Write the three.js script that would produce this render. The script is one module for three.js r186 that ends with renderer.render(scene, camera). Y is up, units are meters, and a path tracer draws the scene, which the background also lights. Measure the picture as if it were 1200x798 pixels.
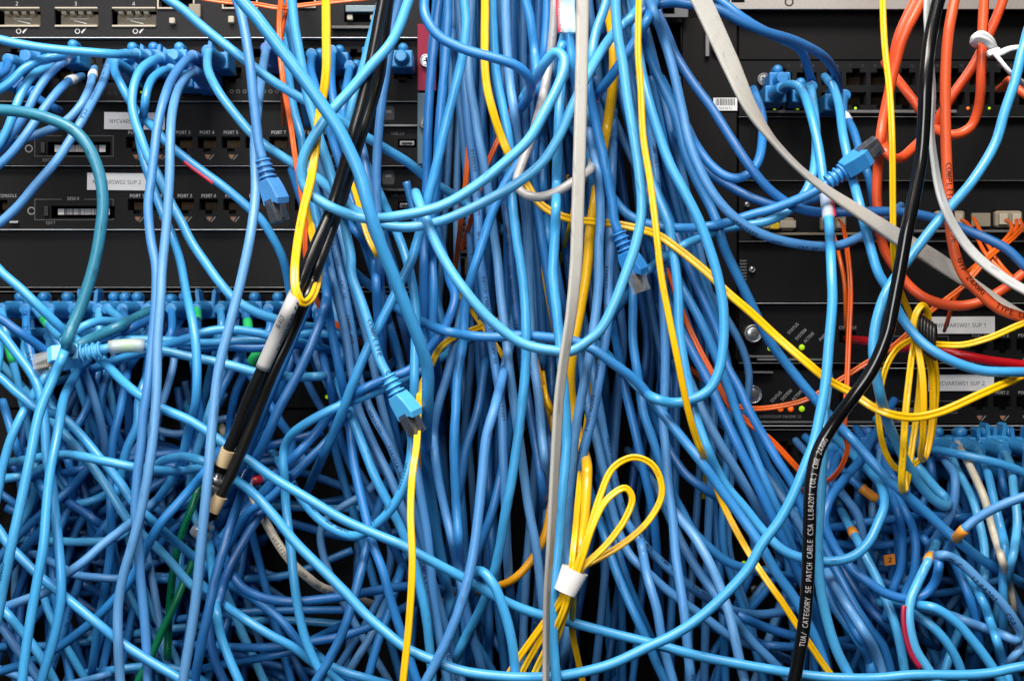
import * as THREE from 'three';
import { RoundedBoxGeometry } from 'three/addons/geometries/RoundedBoxGeometry.js';
import { mergeGeometries } from 'three/addons/utils/BufferGeometryUtils.js';
import { RectAreaLightUniformsLib } from 'three/addons/lights/RectAreaLightUniformsLib.js';

// ------------------------------------------------------------------ camera, lamps, exposure
// The rack faces lie in the plane z = 0. One photograph pixel is S metres there; the lens stands D metres in front.
const S = 0.00052, D = 0.9;
const scene = new THREE.Scene();
scene.background = new THREE.Color(0x000000);
const camera = new THREE.PerspectiveCamera(2 * Math.atan(399 * S / D) * 180 / Math.PI, 1024 / 680, 0.05, 20);
camera.position.set(0, 0, D);
camera.lookAt(0, 0, 0);
const renderer = new THREE.WebGLRenderer({ antialias: true });
renderer.setSize(1024, 680);
renderer.toneMapping = THREE.LinearToneMapping;
renderer.toneMappingExposure = 0.92;
renderer.shadowMap.enabled = true;
RectAreaLightUniformsLib.init();

function lamp(name, label, position, target, w, h, power, colour) {
  const g = new THREE.Group(); g.name = name; scene.add(g);
  g.userData = { label, category: 'lamp' };
  g.position.set(...position); g.lookAt(...target);
  const housing = new THREE.Mesh(new RoundedBoxGeometry(w + 0.06, h + 0.06, 0.05, 2, 0.012), new THREE.MeshStandardMaterial({ color: 0x888888, roughness: 0.6 }));
  housing.name = 'housing'; housing.position.z = -0.032; g.add(housing);
  const diffuser = new THREE.Mesh(new THREE.PlaneGeometry(w, h), new THREE.MeshStandardMaterial({ color: 0xffffff, emissive: colour, emissiveIntensity: 1.5 }));
  diffuser.name = 'diffuser'; diffuser.position.z = -0.004; g.add(diffuser);
  const light = new THREE.RectAreaLight(colour, power, w, h);
  light.position.set(0, 0, 0.004); light.rotation.y = Math.PI; light.name = 'lamp_light';
  g.add(light);
}
lamp('unseen_ceiling_lamp', 'unseen white ceiling panel placed to light the cables from above', [-0.1, 0.95, 0.8], [0, -0.2, 0.15], 1.1, 0.4, 28, 0xfff6ea);  // out of view; place and strength chosen to light the cable tops
lamp('unseen_front_lamp', 'unseen white diffused lamp behind the camera, placed to light the cable fronts', [-0.3, 0.32, 1.35], [0, 0, 0], 0.5, 0.5, 10.5, 0xffffff);  // out of view behind the camera, set to light cable fronts and the depth

// ------------------------------------------------------------------ helpers
function rng(seed) { let a = seed >>> 0; return () => { a = (a + 0x6D2B79F5) >>> 0; let t = Math.imul(a ^ (a >>> 15), 1 | a); t = (t + Math.imul(t ^ (t >>> 7), 61 | t)) ^ t; return ((t ^ (t >>> 14)) >>> 0) / 4294967296; }; }
const rand = rng(20417);
const taken = {};
function numbered(n) { const k = taken[n] = (taken[n] ?? -1) + 1; return k ? n + '_' + String(k).padStart(3, '0') : n; }
function shade(o) { o.castShadow = true; o.receiveShadow = true; return o; }
function mesh(name, geometry, material, parent) { const m = shade(new THREE.Mesh(geometry, material)); m.name = name; parent.add(m); return m; }
function thing(name, label, category, group) { const g = new THREE.Group(); g.name = numbered(name); g.userData = { label, category }; if (group) g.userData.group = group; scene.add(g); return g; }
function tag(o, name, label, category, group) { o.name = numbered(name); o.userData = { label, category }; if (group) o.userData.group = group; return o; }
const W = (px, py, z = 0) => new THREE.Vector3((px - 600) * S * (1 - z / D), (399 - py) * S * (1 - z / D), z);   // a photograph pixel at a chosen distance in front of the racks
const std = (color, roughness, metalness = 0, extra = {}) => new THREE.MeshStandardMaterial({ color, roughness, metalness, ...extra });
function noiseTexture(size, f, seed, lo, hi, srgb) {     // tiling value noise, fine over coarse
  const r = rng(seed), d = new Uint8Array(size * size * 4), oct = [[f, .5], [f * 3, .3], [f * 9, .2]];
  const grids = oct.map(([n]) => ({ n, v: Float32Array.from({ length: n * n }, r) }));
  for (let y = 0; y < size; y++) for (let x = 0; x < size; x++) {
    let s = 0;
    oct.forEach(([n, w], k) => {
      const u = x / size * n, v = y / size * n, i = Math.floor(u), j = Math.floor(v), a = u - i, b = v - j, q = (p, t) => grids[k].v[(t % n) * n + (p % n)];
      const sa = a * a * (3 - 2 * a), sb = b * b * (3 - 2 * b);
      s += w * ((q(i, j) * (1 - sa) + q(i + 1, j) * sa) * (1 - sb) + (q(i, j + 1) * (1 - sa) + q(i + 1, j + 1) * sa) * sb);
    });
    const c = lo + (hi - lo) * s, o = (y * size + x) * 4; d[o] = d[o + 1] = d[o + 2] = c; d[o + 3] = 255;
  }
  const t = new THREE.DataTexture(d, size, size); t.wrapS = t.wrapT = THREE.RepeatWrapping; t.magFilter = THREE.LinearFilter; t.minFilter = THREE.LinearMipmapLinearFilter; t.generateMipmaps = true;
  if (srgb) t.colorSpace = THREE.SRGBColorSpace; t.needsUpdate = true; return t;
}
const roughNoise = noiseTexture(256, 6, 5, 140, 255);
// ------------------------------------------------------------------ the racks: modules with faceplates, ports, labels, screws and lights
const M = {
  plate: 0x1b1c1f, socket: std(0x08080a, 0.7), dark: std(0x0b0b0d, 0.8), steel: std(0xb9bcc0, 0.28, 0.9), dullSteel: std(0x7c7d80, 0.45, 0.8), brass: std(0x8a6a30, 0.35, 1),
  darkBrass: std(0x3c3020, 0.45, 0.8), beige: std(0x7d7566, 0.6), beigeLight: std(0xa49c8d, 0.55), labelEdge: std(0xc9cbce, 0.5), liner: std(0x2a2b2e, 0.5, 0.5), black: std(0x101012, 0.45), blackGloss: std(0x0a0a0b, 0.22), silver: std(0xb4b7bb, 0.38, 0.75),
  ledGreen: std(0x9fd02a, 0.3, 0, { emissive: 0xb6e000, emissiveIntensity: 0.55 }), ledAmber: std(0xff7a20, 0.3, 0, { emissive: 0xff5a10, emissiveIntensity: 0.6 }), ledOff: std(0x3b3d38, 0.3),
};
const PW = (px0, px1) => Math.abs(px1 - px0) * S;
function print(w, h, colour, draw, k = 4) {        // flat print on a surface of w x h photograph pixels
  const c = document.createElement('canvas'); k = Math.min(k, 2000 / w, 2000 / h); c.width = Math.round(w * k); c.height = Math.round(h * k);
  const g = c.getContext('2d'); g.fillStyle = colour; g.fillRect(0, 0, c.width, c.height);
  const r = rng(Math.round(w * 13 + h * 7)), q = c.width / w;                             // grain of the paint and a few scuffs
  for (let i = 0; i < w * h * 0.9; i++) { const v = r(); g.fillStyle = v > 0.5 ? 'rgba(255,255,255,0.028)' : 'rgba(0,0,0,0.06)'; g.fillRect(r() * c.width, r() * c.height, 1 + r() * 3, 1 + r() * 2); }
  for (let i = 0; i < w * h / 900; i++) { g.strokeStyle = 'rgba(190,190,190,' + (0.04 + r() * 0.07) + ')'; g.lineWidth = 0.6 + r(); const x = r() * c.width, y = r() * c.height, a = r() * 6.3, l = 4 + r() * 26; g.beginPath(); g.moveTo(x, y); g.lineTo(x + Math.cos(a) * l, y + Math.sin(a) * l); g.stroke(); }
  g.save(); g.scale(q, q); draw(g); g.restore();
  const t = new THREE.CanvasTexture(c); t.colorSpace = THREE.SRGBColorSpace; t.anisotropy = 8; return t;
}
const rect = (x0, y0, x1, y1, T = THREE.Shape) => { const s = new T(); s.moveTo(x0, y0); s.lineTo(x1, y0); s.lineTo(x1, y1); s.lineTo(x0, y1); s.closePath(); return s; };
const jackOutline = (cx, cy, w, h, T) => { const s = new T(), a = w / 2, b = h / 2, n = w * 0.2, t = h * 0.24; s.moveTo(cx - a, cy - b + t); s.lineTo(cx - n, cy - b + t); s.lineTo(cx - n, cy - b); s.lineTo(cx + n, cy - b); s.lineTo(cx + n, cy - b + t); s.lineTo(cx + a, cy - b + t); s.lineTo(cx + a, cy + b); s.lineTo(cx - a, cy + b); s.closePath(); return s; };
// one module of a rack: a plate with real openings, a dark box behind it and its printed legend
function module(name, label, [x0, y0, x1, y1], holes, draw, opt = {}) {
  const g = thing(name, label, opt.category || 'switch module', opt.group);
  const c = W((x0 + x1) / 2, (y0 + y1) / 2, opt.z || 0); g.position.copy(c);
  const L = (px, py) => [(px - (x0 + x1) / 2) * S, ((y0 + y1) / 2 - py) * S];
  const sh = rect(...L(x0 + 0.6, y1 - 0.6), ...L(x1 - 0.6, y0 + 0.6));
  for (const h of holes) {
    const [hx, hy] = L((h[0] + h[2]) / 2, (h[1] + h[3]) / 2), w = PW(h[0], h[2]), hh = PW(h[1], h[3]);
    sh.holes.push(h[4] === 'jack' || h[4] === 'jackup' ? jackOutline(hx, hy, w, h[4] === 'jack' ? hh : -hh, THREE.Path) : rect(hx - w / 2, hy - hh / 2, hx + w / 2, hy + hh / 2, THREE.Path));
  }
  const ex = new THREE.ExtrudeGeometry(sh, { depth: 0.002, bevelEnabled: true, bevelThickness: 0.0004, bevelSize: 0.0003, bevelSegments: 1, curveSegments: 4 });
  ex.translate(0, 0, -0.0024);
  const p = ex.attributes.position, uv = ex.attributes.uv, w = PW(x0, x1), h = PW(y0, y1);
  for (let i = 0; i < p.count; i++) uv.setXY(i, p.getX(i) / w + 0.5, p.getY(i) / h + 0.5);
  const mat = new THREE.MeshPhysicalMaterial({ color: 0xffffff, roughness: opt.rough ?? 0.55, metalness: opt.metal ?? 0, specularIntensity: opt.metal ? 1 : 0.3, map: print(x1 - x0, y1 - y0, opt.colour || '#0e0f12', (k) => { k.translate(-x0, -y0); draw && draw(k); }) });
  mesh('faceplate', ex, mat, g);
  const box = mesh('chassis', new THREE.BoxGeometry(w - 0.002, h - 0.002, 0.05), M.dark, g); box.position.z = -0.043;
  g.userData.L = undefined; delete g.userData.L;
  return { g, L };
}
function jack(mod, px, py, w = 21, h = 18, up = false) {      // liner, gold contacts
  const [x, y] = mod.L(px, py), a = w * S, b = h * S, t = 0.0007, d = 0.012;
  const j = new THREE.Group(); j.name = 'port'; j.position.set(x, y, -0.0025); mod.g.add(j);
  const walls = mergeGeometries([[0, b / 2, a, t], [0, -b / 2, a, t], [a / 2, 0, t, b], [-a / 2, 0, t, b]].map(([cx, cy, ww, hh]) => new THREE.BoxGeometry(ww, hh, d).translate(cx, cy, -d / 2)));
  mesh('liner', walls, M.liner, j);
  const pins = mergeGeometries(Array.from({ length: 8 }, (_, i) => new THREE.BoxGeometry(0.0005, b * 0.5, 0.0004).translate((i - 3.5) * a * 0.088, up ? -b * 0.12 : b * 0.12, -d * 0.55)));
  mesh('contacts', pins, M.darkBrass, j);  // darker tone than the contacts of the loose plugs
}
function screw(mod, px, py, r, mat = M.steel) {
  const [x, y] = mod.L(px, py), s = new THREE.Group(); s.name = 'screw'; s.position.set(x, y, 0.0001); mod.g.add(s);
  const hi = r >= 10 ? 2.2 : 1, prof = [[0, 0.0034], [0.62, 0.0034], [0.66, 0.0029], [0.8, 0.0029], [0.84, 0.0036], [1, 0.003], [1.0, 0]].map(([a, b]) => new THREE.Vector2(a * r * S, b * hi));
  const hd = mesh('screw_head', new THREE.LatheGeometry(prof, 24).rotateX(Math.PI / 2), mat, s);
  if (r >= 10) { mesh('hex_socket', new THREE.CylinderGeometry(r * S * 0.28, r * S * 0.28, 0.0006, 6).rotateX(Math.PI / 2).translate(0, 0, 0.0034 * hi), M.dullSteel, s); return; }
  const c = mergeGeometries([new THREE.BoxGeometry(r * S * 0.95, r * S * 0.2, 0.0008), new THREE.BoxGeometry(r * S * 0.2, r * S * 0.95, 0.0008)]).rotateZ(rand() * 3).translate(0, 0, 0.0033 * hi);
  mesh('cross_slot', c, M.dark, s);
}
function led(mod, px, py, r, mat) { const [x, y] = mod.L(px, py); const l = mesh('indicator_light', new THREE.SphereGeometry(r * S, 10, 6, 0, 6.3, 0, 1.6).rotateX(Math.PI / 2), mat, mod.g); l.position.set(x, y, 0.0002); }
function bar(mod, name, x0, y0, x1, y1, z0, z1, mat) { const [ax, ay] = mod.L((x0 + x1) / 2, (y0 + y1) / 2); const b = mesh(name, new RoundedBoxGeometry(PW(x0, x1), PW(y0, y1), z1 - z0, 1, Math.min(PW(x0, x1), PW(y0, y1), z1 - z0) * 0.18), mat, mod.g); b.position.set(ax, ay, (z0 + z1) / 2); return b; }
function sticker(mod, x0, y0, x1, y1, draw, tilt = 0, name = 'paper_label') {
  const [ax, ay] = mod.L((x0 + x1) / 2, (y0 + y1) / 2), w = x1 - x0, h = y1 - y0;
  const b = mesh(name, new THREE.BoxGeometry(PW(x0, x1), PW(y0, y1), 0.0006), std(0xffffff, 0.55, 0, { map: print(w, h, '#d2d5d9', draw, 8) }), mod.g);
  b.position.set(ax, ay, 0.0008); b.rotation.z = tilt; return b;
}
function card(mod, x0, y0, x1, y1) {       // memory card in its slot: light ends and a bar code
  const b = sticker(mod, x0, y0, x1, y1, (k) => { const w = x1 - x0, h = y1 - y0; k.fillStyle = '#2a2a2c'; k.fillRect(w * 0.12, 0, w * 0.76, h); const r = rng(x0); for (let i = 0; i < 26; i++) { k.fillStyle = '#b9b9bb'; k.fillRect(w * (0.15 + 0.7 * i / 26), 0, w * 0.7 / 26 * (0.25 + r() * 0.6), h); } }, 0, 'memory_card');
  b.position.z = -0.004;
}
const txt = (k, s, x, y, size, colour = '#c9c9cb', align = 'left', rot = 0, font = 'sans-serif') => { k.save(); k.translate(x, y); k.rotate(rot); k.font = size + 'px ' + font; k.textAlign = align; k.fillStyle = colour; k.fillText(s, 0, 0); k.restore(); };
const ring = (k, x, y, r, c = '#a9a9ab', lw = 1.1) => { k.strokeStyle = c; k.lineWidth = lw; k.beginPath(); k.arc(x, y, r, 0, 6.3); k.stroke(); };
const tri = (k, x, y) => { k.fillStyle = '#6f6154'; k.beginPath(); k.moveTo(x - 5, y - 2); k.lineTo(x + 3, y - 2); k.lineTo(x - 1, y + 4); k.fill(); k.strokeStyle = '#8f8f92'; k.lineWidth = 0.9; k.beginPath(); k.moveTo(x + 1, y + 4); k.lineTo(x + 6, y - 2); k.stroke(); ring(k, x - 2, y, 1.5, '#b06a4a', 0.8); };

// --- rack behind the NYCVARSW02 labels
{ // uplink card with three empty optical slots
  const slots = [[-4, 9, 47], [63, 9, 115], [130, 9, 183]];
  const m = module('uplink_card', 'dark switch card with three empty beige uplink slots, top of its rack', [-60, -190, 498, 43], [...slots.map(s => [s[0], 8, s[2], 32]), [186, -6, 226, 9], [262, -6, 300, 9], [345, -8, 368, 8], [403, 6, 446, 26]], (k) => {
    [['2', 19], ['3', 88], ['4', 156]].forEach(([s, x]) => { txt(k, s, x, 6, 6, '#b8b8ba', 'center'); ring(k, x + 2, 36.5, 2.6, '#c4c4c6', 0.9); k.strokeStyle = '#b8b8ba'; k.lineWidth = 1; k.beginPath(); k.moveTo(x + 7, 39); k.lineTo(x + 12, 33); k.moveTo(x + 6.5, 38); k.lineTo(x + 10, 34); k.stroke(); });
  }, { colour: '#18181b', rough: 0.5 });
  for (const [a, , b] of slots) {
    bar(m, 'slot_back', a + 2, 13, b - 2, 31, -0.012, -0.009, M.beige);
    bar(m, 'slot_lip', a + 1, 29.6, b - 1, 31.8, -0.008, 0.0014, M.beigeLight); bar(m, 'slot_hood', a + 1, 8.6, b - 1, 10.4, -0.008, 0.0012, M.beigeLight);
    for (let i = 0; i < 4; i++) bar(m, 'guide_tab', a + 6 + i * 10, 11, a + 12 + i * 10, 15, -0.009, -0.003, M.beigeLight);
    const v = bar(m, 'spring_clip', a + 18, 22, a + 34, 23.4, -0.009, -0.0075, M.labelEdge); v.rotation.z = -0.25;
    bar(m, 'spring_clip', a + 14, 18.4, a + 36, 19.2, -0.009, -0.008, M.labelEdge);
  }
  for (const [a, b, c, d] of [[186, -6, 226, 10], [262, -6, 300, 10], [345, -8, 368, 9]]) { bar(m, 'cage_lip', a - 2, c < 300 ? d - 1 : d - 1, c + 2, d + 1, -0.004, 0.0016, M.beigeLight); bar(m, 'cage_side', a - 2, b, a, d, -0.006, 0.0014, M.beigeLight); bar(m, 'cage_side', c, b, c + 2, d, -0.006, 0.0014, M.beigeLight); }
  bar(m, 'transceiver_handle', 405, 8, 444, 17, -0.002, 0.006, std(0x59656b, 0.3, 0.6)); bar(m, 'transceiver_foot', 407, 18, 414, 25, -0.002, 0.004, M.beigeLight); bar(m, 'transceiver_foot', 434, 18, 441, 25, -0.002, 0.004, M.beigeLight);
  bar(m, 'latch_foot', 199, 22, 206, 29, 0, 0.004, M.beigeLight); bar(m, 'latch_foot', 268, 20, 275, 28, 0, 0.004, M.beigeLight); bar(m, 'latch_foot', 222, 6, 236, 22, 0, 0.004, M.beige);
  bar(m, 'handle_bar', 389, 32, 440, 36, 0.001, 0.006, M.blackGloss); bar(m, 'silver_tab', 448, 30, 456, 33, 0.001, 0.003, M.steel);
}
function ledge(label, x0, x1, y, mat = M.dullSteel, h = 2.2) { const p = W((x0 + x1) / 2, y, 0.0025); const m = mesh('x', new RoundedBoxGeometry(PW(x0, x1), h * S, 0.005, 1, 0.0004), mat, scene); m.position.copy(p); tag(m, 'rack_seam', label, 'metal strip', 'thin metal seams between the rack modules'); }
const SEAM = 'thin metal strip between two stacked rack modules';
ledge(SEAM, -60, 498, 45, M.silver, 1.6); ledge(SEAM, -60, 498, 119.5, M.dullSteel, 1.2); ledge(SEAM, -60, 498, 195, M.dullSteel, 1.0); ledge(SEAM, -60, 498, 269.5, M.silver, 1.4); ledge(SEAM, -60, 498, 337, M.dullSteel, 1.2); ledge(SEAM, -60, 498, 342, M.dullSteel, 1.0);
{ // port card, two rows of jacks
  const holes = []; for (let i = 0; i < 19; i++) for (const y of [66, 88]) holes.push([-52 + i * 28.5, y - 9, -31 + i * 28.5, y + 9, y < 80 ? 'jackup' : 'jack']);
  const m = module('port_card', 'black switch card with two rows of jacks filled by blue plugs', [-60, 47, 498, 118.5], holes, (k) => {
    for (let i = 0; i < 12; i++) { ring(k, 271 + i * 7.6, 107, 1.9, '#7b7b7e', 0.7); txt(k, '▾', 271 + i * 7.6, 113, 4, '#6f6f73', 'center'); }
    for (let i = 0; i < 20; i++) ring(k, 112 + i * 7.6, 109, 1.5, '#35363a', 0.7);
  });
  for (const h of holes) jack(m, (h[0] + h[2]) / 2, (h[1] + h[3]) / 2, 21, 18, h[4] === 'jackup');
  for (const x of [221, 229, 237, 246]) led(m, x, 108, 1.7, M.ledGreen);
  led(m, 165, 108, 1.5, M.ledGreen);
}
function supervisor(name, label, y0, y1, { rowY, legendY, firstX, cardBox, ringAt, stickerBox, stickerText, legends }) {
  const holes = []; for (let i = 0; i < 9; i++) holes.push([firstX - 11 + i * 28, rowY - 9, firstX + 11 + i * 28, rowY + 9, 'jack']);
  holes.push([cardBox[0] - 6, cardBox[1] - 3, cardBox[2] + 8, cardBox[3] + 5]); holes.push([-6, rowY - 8, 8, rowY + 9, 'jack']);
  holes.push([466, rowY - 6, 488, rowY + 4]);
  const m = module(name, label, [-60, y0, 498, y1], holes, (k) => {
    for (let i = 0; i < 9; i++) { txt(k, 'PORT ' + (i + 1), firstX + i * 28, legendY, 5.4, '#c6c6c8', 'center'); tri(k, firstX + i * 28 + 2, rowY + 14); }
    ring(k, ...ringAt, 4, '#8d8d90', 1.3); txt(k, 'EJECT', cardBox[0] - 12, cardBox[3] + 12, 4.6, '#8a8a8d');
    txt(k, 'CONSOLE', -2, legendY + 0, 4.8, '#a5a5a8'); k.strokeStyle = '#5e5e61'; k.lineWidth = 0.8; k.strokeRect(40, legendY + 2, 92, 24); k.fillStyle = '#0e0f12'; k.fillRect(72, legendY - 2, 26, 8); txt(k, 'DISK 0', 85, legendY + 3.5, 4.8, '#b0b0b2', 'center');
    legends && legends(k);
    k.fillStyle = '#4a4b4e'; k.beginPath(); k.roundRect(448, y0 + 4, 14, 16, 3); k.fill(); txt(k, '0/0', 455, y0 + 12, 4.5, '#cfcfcf', 'center'); txt(k, 'USB 2.0', 466, rowY - 11, 4.4, '#9b9b9e', 'center');
  });
  for (const h of holes.slice(0, 9)) jack(m, (h[0] + h[2]) / 2, rowY, 22, 18);
  jack(m, 1, rowY, 14, 17); card(m, ...cardBox);
  bar(m, 'eject_button', cardBox[0] - 14, cardBox[1] - 2, cardBox[0] - 8, cardBox[3] + 3, -0.002, 0.0018, M.black);
  bar(m, 'usb_socket', 468, rowY - 4, 486, rowY + 2, -0.006, 0.0008, M.dullSteel); bar(m, 'usb_tongue', 471, rowY - 2, 483, rowY, 0.0009, 0.002, M.black);
  bar(m, 'black_rib', 440, y0 + 26, 490, y0 + 29, 0.001, 0.004, M.blackGloss);
  sticker(m, ...stickerBox, (k) => { const h = stickerBox[3] - stickerBox[1]; txt(k, stickerText, 6, h * 0.64, 6.4, '#2c2c33', 'left', 0); }, -0.012);
  return m;
}
supervisor('supervisor_module', 'black supervisor module under the plugged port card, its paper label half hidden by cables', 120.5, 194, { rowY: 169, legendY: 157, firstX: 158, cardBox: [61, 169, 121, 177], ringAt: [33, 174], stickerBox: [122, 132, 193, 152], stickerText: 'NYCVARSW02 SUP 1' });
{ const m = supervisor('supervisor_module', 'black supervisor module resting above the blank panel, label ending in SUP 2', 196, 268.5, { rowY: 242, legendY: 231.5, firstX: 160, cardBox: [65, 244, 126, 251], ringAt: [36, 247], stickerBox: [102, 203, 174, 223], stickerText: 'NYCVARSW02 SUP 2' });
  bar(m, 'silver_thumb_pin', 12, 259.5, 22, 262, 0, 0.003, M.steel); }
module('blank_panel', 'plain black blank panel under the NYCVARSW02 SUP 2 module', [-60, 270.5, 498, 336.5], [], null, { colour: '#0e0f11', rough: 0.5, category: 'blank panel' });
{ // lower port card whose plugs spill into the tangle
  const holes = []; for (let i = 0; i < 19; i++) for (const y of [362, 394]) holes.push([-52 + i * 28.5, y - 9, -31 + i * 28.5, y + 9, y < 380 ? 'jackup' : 'jack']);
  const m = module('port_card', 'black port card behind the plug row above the blue tangle', [-60, 343, 498, 478], holes, (k) => { for (let i = 0; i < 24; i++) ring(k, 50 + i * 9, 352, 1, '#8d7a68', 0.7); });
  for (const h of holes) jack(m, (h[0] + h[2]) / 2, (h[1] + h[3]) / 2, 21, 18, h[4] === 'jackup');
  led(m, 383, 465, 2.4, M.ledGreen); led(m, 392, 465, 1.8, M.ledGreen); led(m, 132, 466, 2, M.ledGreen);
}
module('blank_panel', 'black blank panel hidden behind the tangle under the blue plug row', [-60, 480, 498, 860], [], null, { colour: '#0e0f11', rough: 0.6, category: 'blank panel' });
{ // ejector end pieces
  const m = module('ejector_bracket', 'crimson ejector bracket with a cross head screw beside black jacks', [489, 28, 511, 106], [], null, { colour: '#8c2440', rough: 0.45, category: 'bracket', z: 0.006 }); screw(m, 500, 72, 8);
  const n = module('ejector_bracket', 'blue grey ejector bracket with a screw under the crimson one', [489, 109, 506, 192], [], null, { colour: '#55707f', rough: 0.5, category: 'bracket', z: 0.006 }); screw(n, 498, 145, 7, M.dullSteel);
}
// --- the gap between the racks
{ const m = module('rack_post', 'black rack post with screws seen between the cables', [512, -190, 560, 900], [], null, { colour: '#0c0c0e', rough: 0.6, category: 'rack post', z: -0.012 }); screw(m, 538, 141, 4.5, M.blackGloss);
  for (let i = 0; i < 6; i++) bar(m, 'vent_rib', 541, 257 + i * 7, 553, 262 + i * 7, 0.001, 0.007, M.beige); bar(m, 'vent_stem', 545, 300, 551, 322, 0.001, 0.005, M.beige); bar(m, 'vent_foot', 533, 300.5, 556, 302.5, 0.001, 0.005, M.dullSteel); }
{ const m = module('cable_channel', 'matt black cable channel wall behind the thick blue bundle', [562, -190, 866, 900], [], null, { colour: '#0a0a0c', rough: 0.8, category: 'cable channel', z: -0.03 }); }
// --- rack behind the NYCVARSW01 labels
const X1 = 1262;
{ const m = module('silver_appliance', 'silver appliance with small printed icons, its lower edge above black ports', [858, -190, X1, 9.5], [[848 + 12, -6, 876, 2]], (k) => { ring(k, 927, 1, 4.4, '#333', 1.8); txt(k, '⇄', 900, 4, 9, '#444', 'center'); txt(k, '━', 948, 3, 8, '#444', 'center'); }, { colour: '#a9a6a4', rough: 0.35, metal: 0.5, category: 'server', z: 0.012 });
  const e = module('rack_ear', 'silver rack ear with a square hole beside the blue bundle', [770, -60, 807, 20], [[776, 8, 791, 16]], null, { colour: '#8f9297', rough: 0.3, metal: 0.8, category: 'rack ear', z: 0.01 }); }
module('blank_panel', 'plain black panel between the silver appliance and black ports', [866, 10.5, X1, 70], [], null, { colour: '#0b0b0d', rough: 0.6, category: 'blank panel' });
{ const m = module('rack_rail', 'black rack rail with small barcode label and dim screws', [800, 21, 864, 355], [], (k) => { }, { colour: '#0d0d0f', rough: 0.55, category: 'rack rail', z: 0.002 });
  screw(m, 842, 58, 8, std(0x3a3a3e, 0.3, 0.6)); bar(m, 'hinge_pin', 826, 32, 831, 68, 0.001, 0.004, M.dullSteel); screw(m, 784 + 34, 100, 3, M.dullSteel);
  sticker(m, 836, 115, 864, 130, (k) => { const r = rng(9); for (let i = 0; i < 14; i++) { k.fillStyle = '#333'; k.fillRect(3 + i * 1.6, 1, 0.5 + r() * 0.7, 8); } txt(k, '0041872', 14, 13.6, 4, '#444', 'center'); }); ring; }
{ const holes = []; for (let i = 0; i < 12; i++) for (const y of [90, 118]) holes.push([905 + i * 29, y - 10, 929 + i * 29, y + 10, y < 100 ? 'jackup' : 'jack']);
  const m = module('network_switch', 'black network switch with two rows of mostly empty jacks', [866, 71, X1, 136.5], holes, (k) => { for (let i = 0; i < 24; i++) txt(k, String(i + 1), 910 + i * 14.5, 78, 4, '#55565a', 'center'); }, { category: 'network switch' });
  for (const h of holes) jack(m, (h[0] + h[2]) / 2, (h[1] + h[3]) / 2, 24, 20, h[4] === 'jackup');
  bar(m, 'silver_lip', 876, 130, 1120, 133.6, 0.0005, 0.004, M.dullSteel); screw(m, 895, 94, 8, M.dullSteel);
  led(m, 908, 128, 1.7, M.ledGreen); led(m, 935, 127, 2, M.ledGreen); led(m, 1003, 127, 1.8, M.ledGreen); led(m, 1135, 127, 2, M.ledAmber); led(m, 1148, 128, 1.8, M.ledGreen); led(m, 1160, 127, 1.7, M.ledGreen); }
ledge(SEAM, 866, X1, 137.6, M.dullSteel, 0.8);
module('blank_panel', 'plain black panel directly under the empty jacks', [866, 138.5, X1, 211], [], null, { colour: '#0c0d0f', rough: 0.55, category: 'blank panel' });
ledge(SEAM, 866, X1, 212, M.dullSteel, 0.7);
{ // optical card with orange fibres
  const cages = [[885, 254, 905, 272], [912, 254, 932, 272], [960, 252, 993, 272], [1094, 246, 1132, 268], [1164, 246, 1199, 268], [1206, 246, 1240, 268]];
  const m = module('fiber_card', 'black optical card holding beige transceivers with orange fibers', [866, 213, X1, 282], cages.map(c => [c[0], c[1], c[2], c[3]]), (k) => { for (const x of [1091, 1159]) txt(k, '▴', x, 244, 4, '#777', 'center'); });
  for (const [a, b, c, d] of cages) { bar(m, 'transceiver', a + 1, b + 1, c - 1, d - 1, -0.02, 0.003, M.beige); for (const q of [0.28, 0.72]) bar(m, 'fiber_socket', a + (c - a) * q - 5, b + 5, a + (c - a) * q + 5, d - 4, 0.0032, 0.0055, M.beigeLight); }
  bar(m, 'cage_strip', 880, 273, 1060, 276, 0.0005, 0.004, M.beige); bar(m, 'cage_strip', 1070, 270, 1240, 273, 0.0005, 0.004, M.dullSteel); bar(m, 'cage_block', 1138, 250, 1160, 266, 0.0005, 0.003, M.beige);
  bar(m, 'pull_tab', 900, 262, 911, 270, 0.004, 0.01, std(0xd9b52a, 0.4)); screw(m, 875, 240, 3, M.steel); }
ledge(SEAM, 866, X1, 283.2, M.dullSteel, 0.8);
{ const m = module('blank_panel', 'black blank panel above the NYCVARSW01 SUP 1 module', [866, 284.5, X1, 354], [], null, { colour: '#0f1012', rough: 0.5, category: 'blank panel' }); screw(m, 881, 316, 3.5, M.steel); for (let i = 0; i < 7; i++) bar(m, 'vent_slot', 867, 305 + i * 3.6, 875, 306.6 + i * 3.6, 0.0004, 0.001, M.dullSteel); }
ledge(SEAM, 866, X1, 355.5, M.silver, 1.3);
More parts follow.
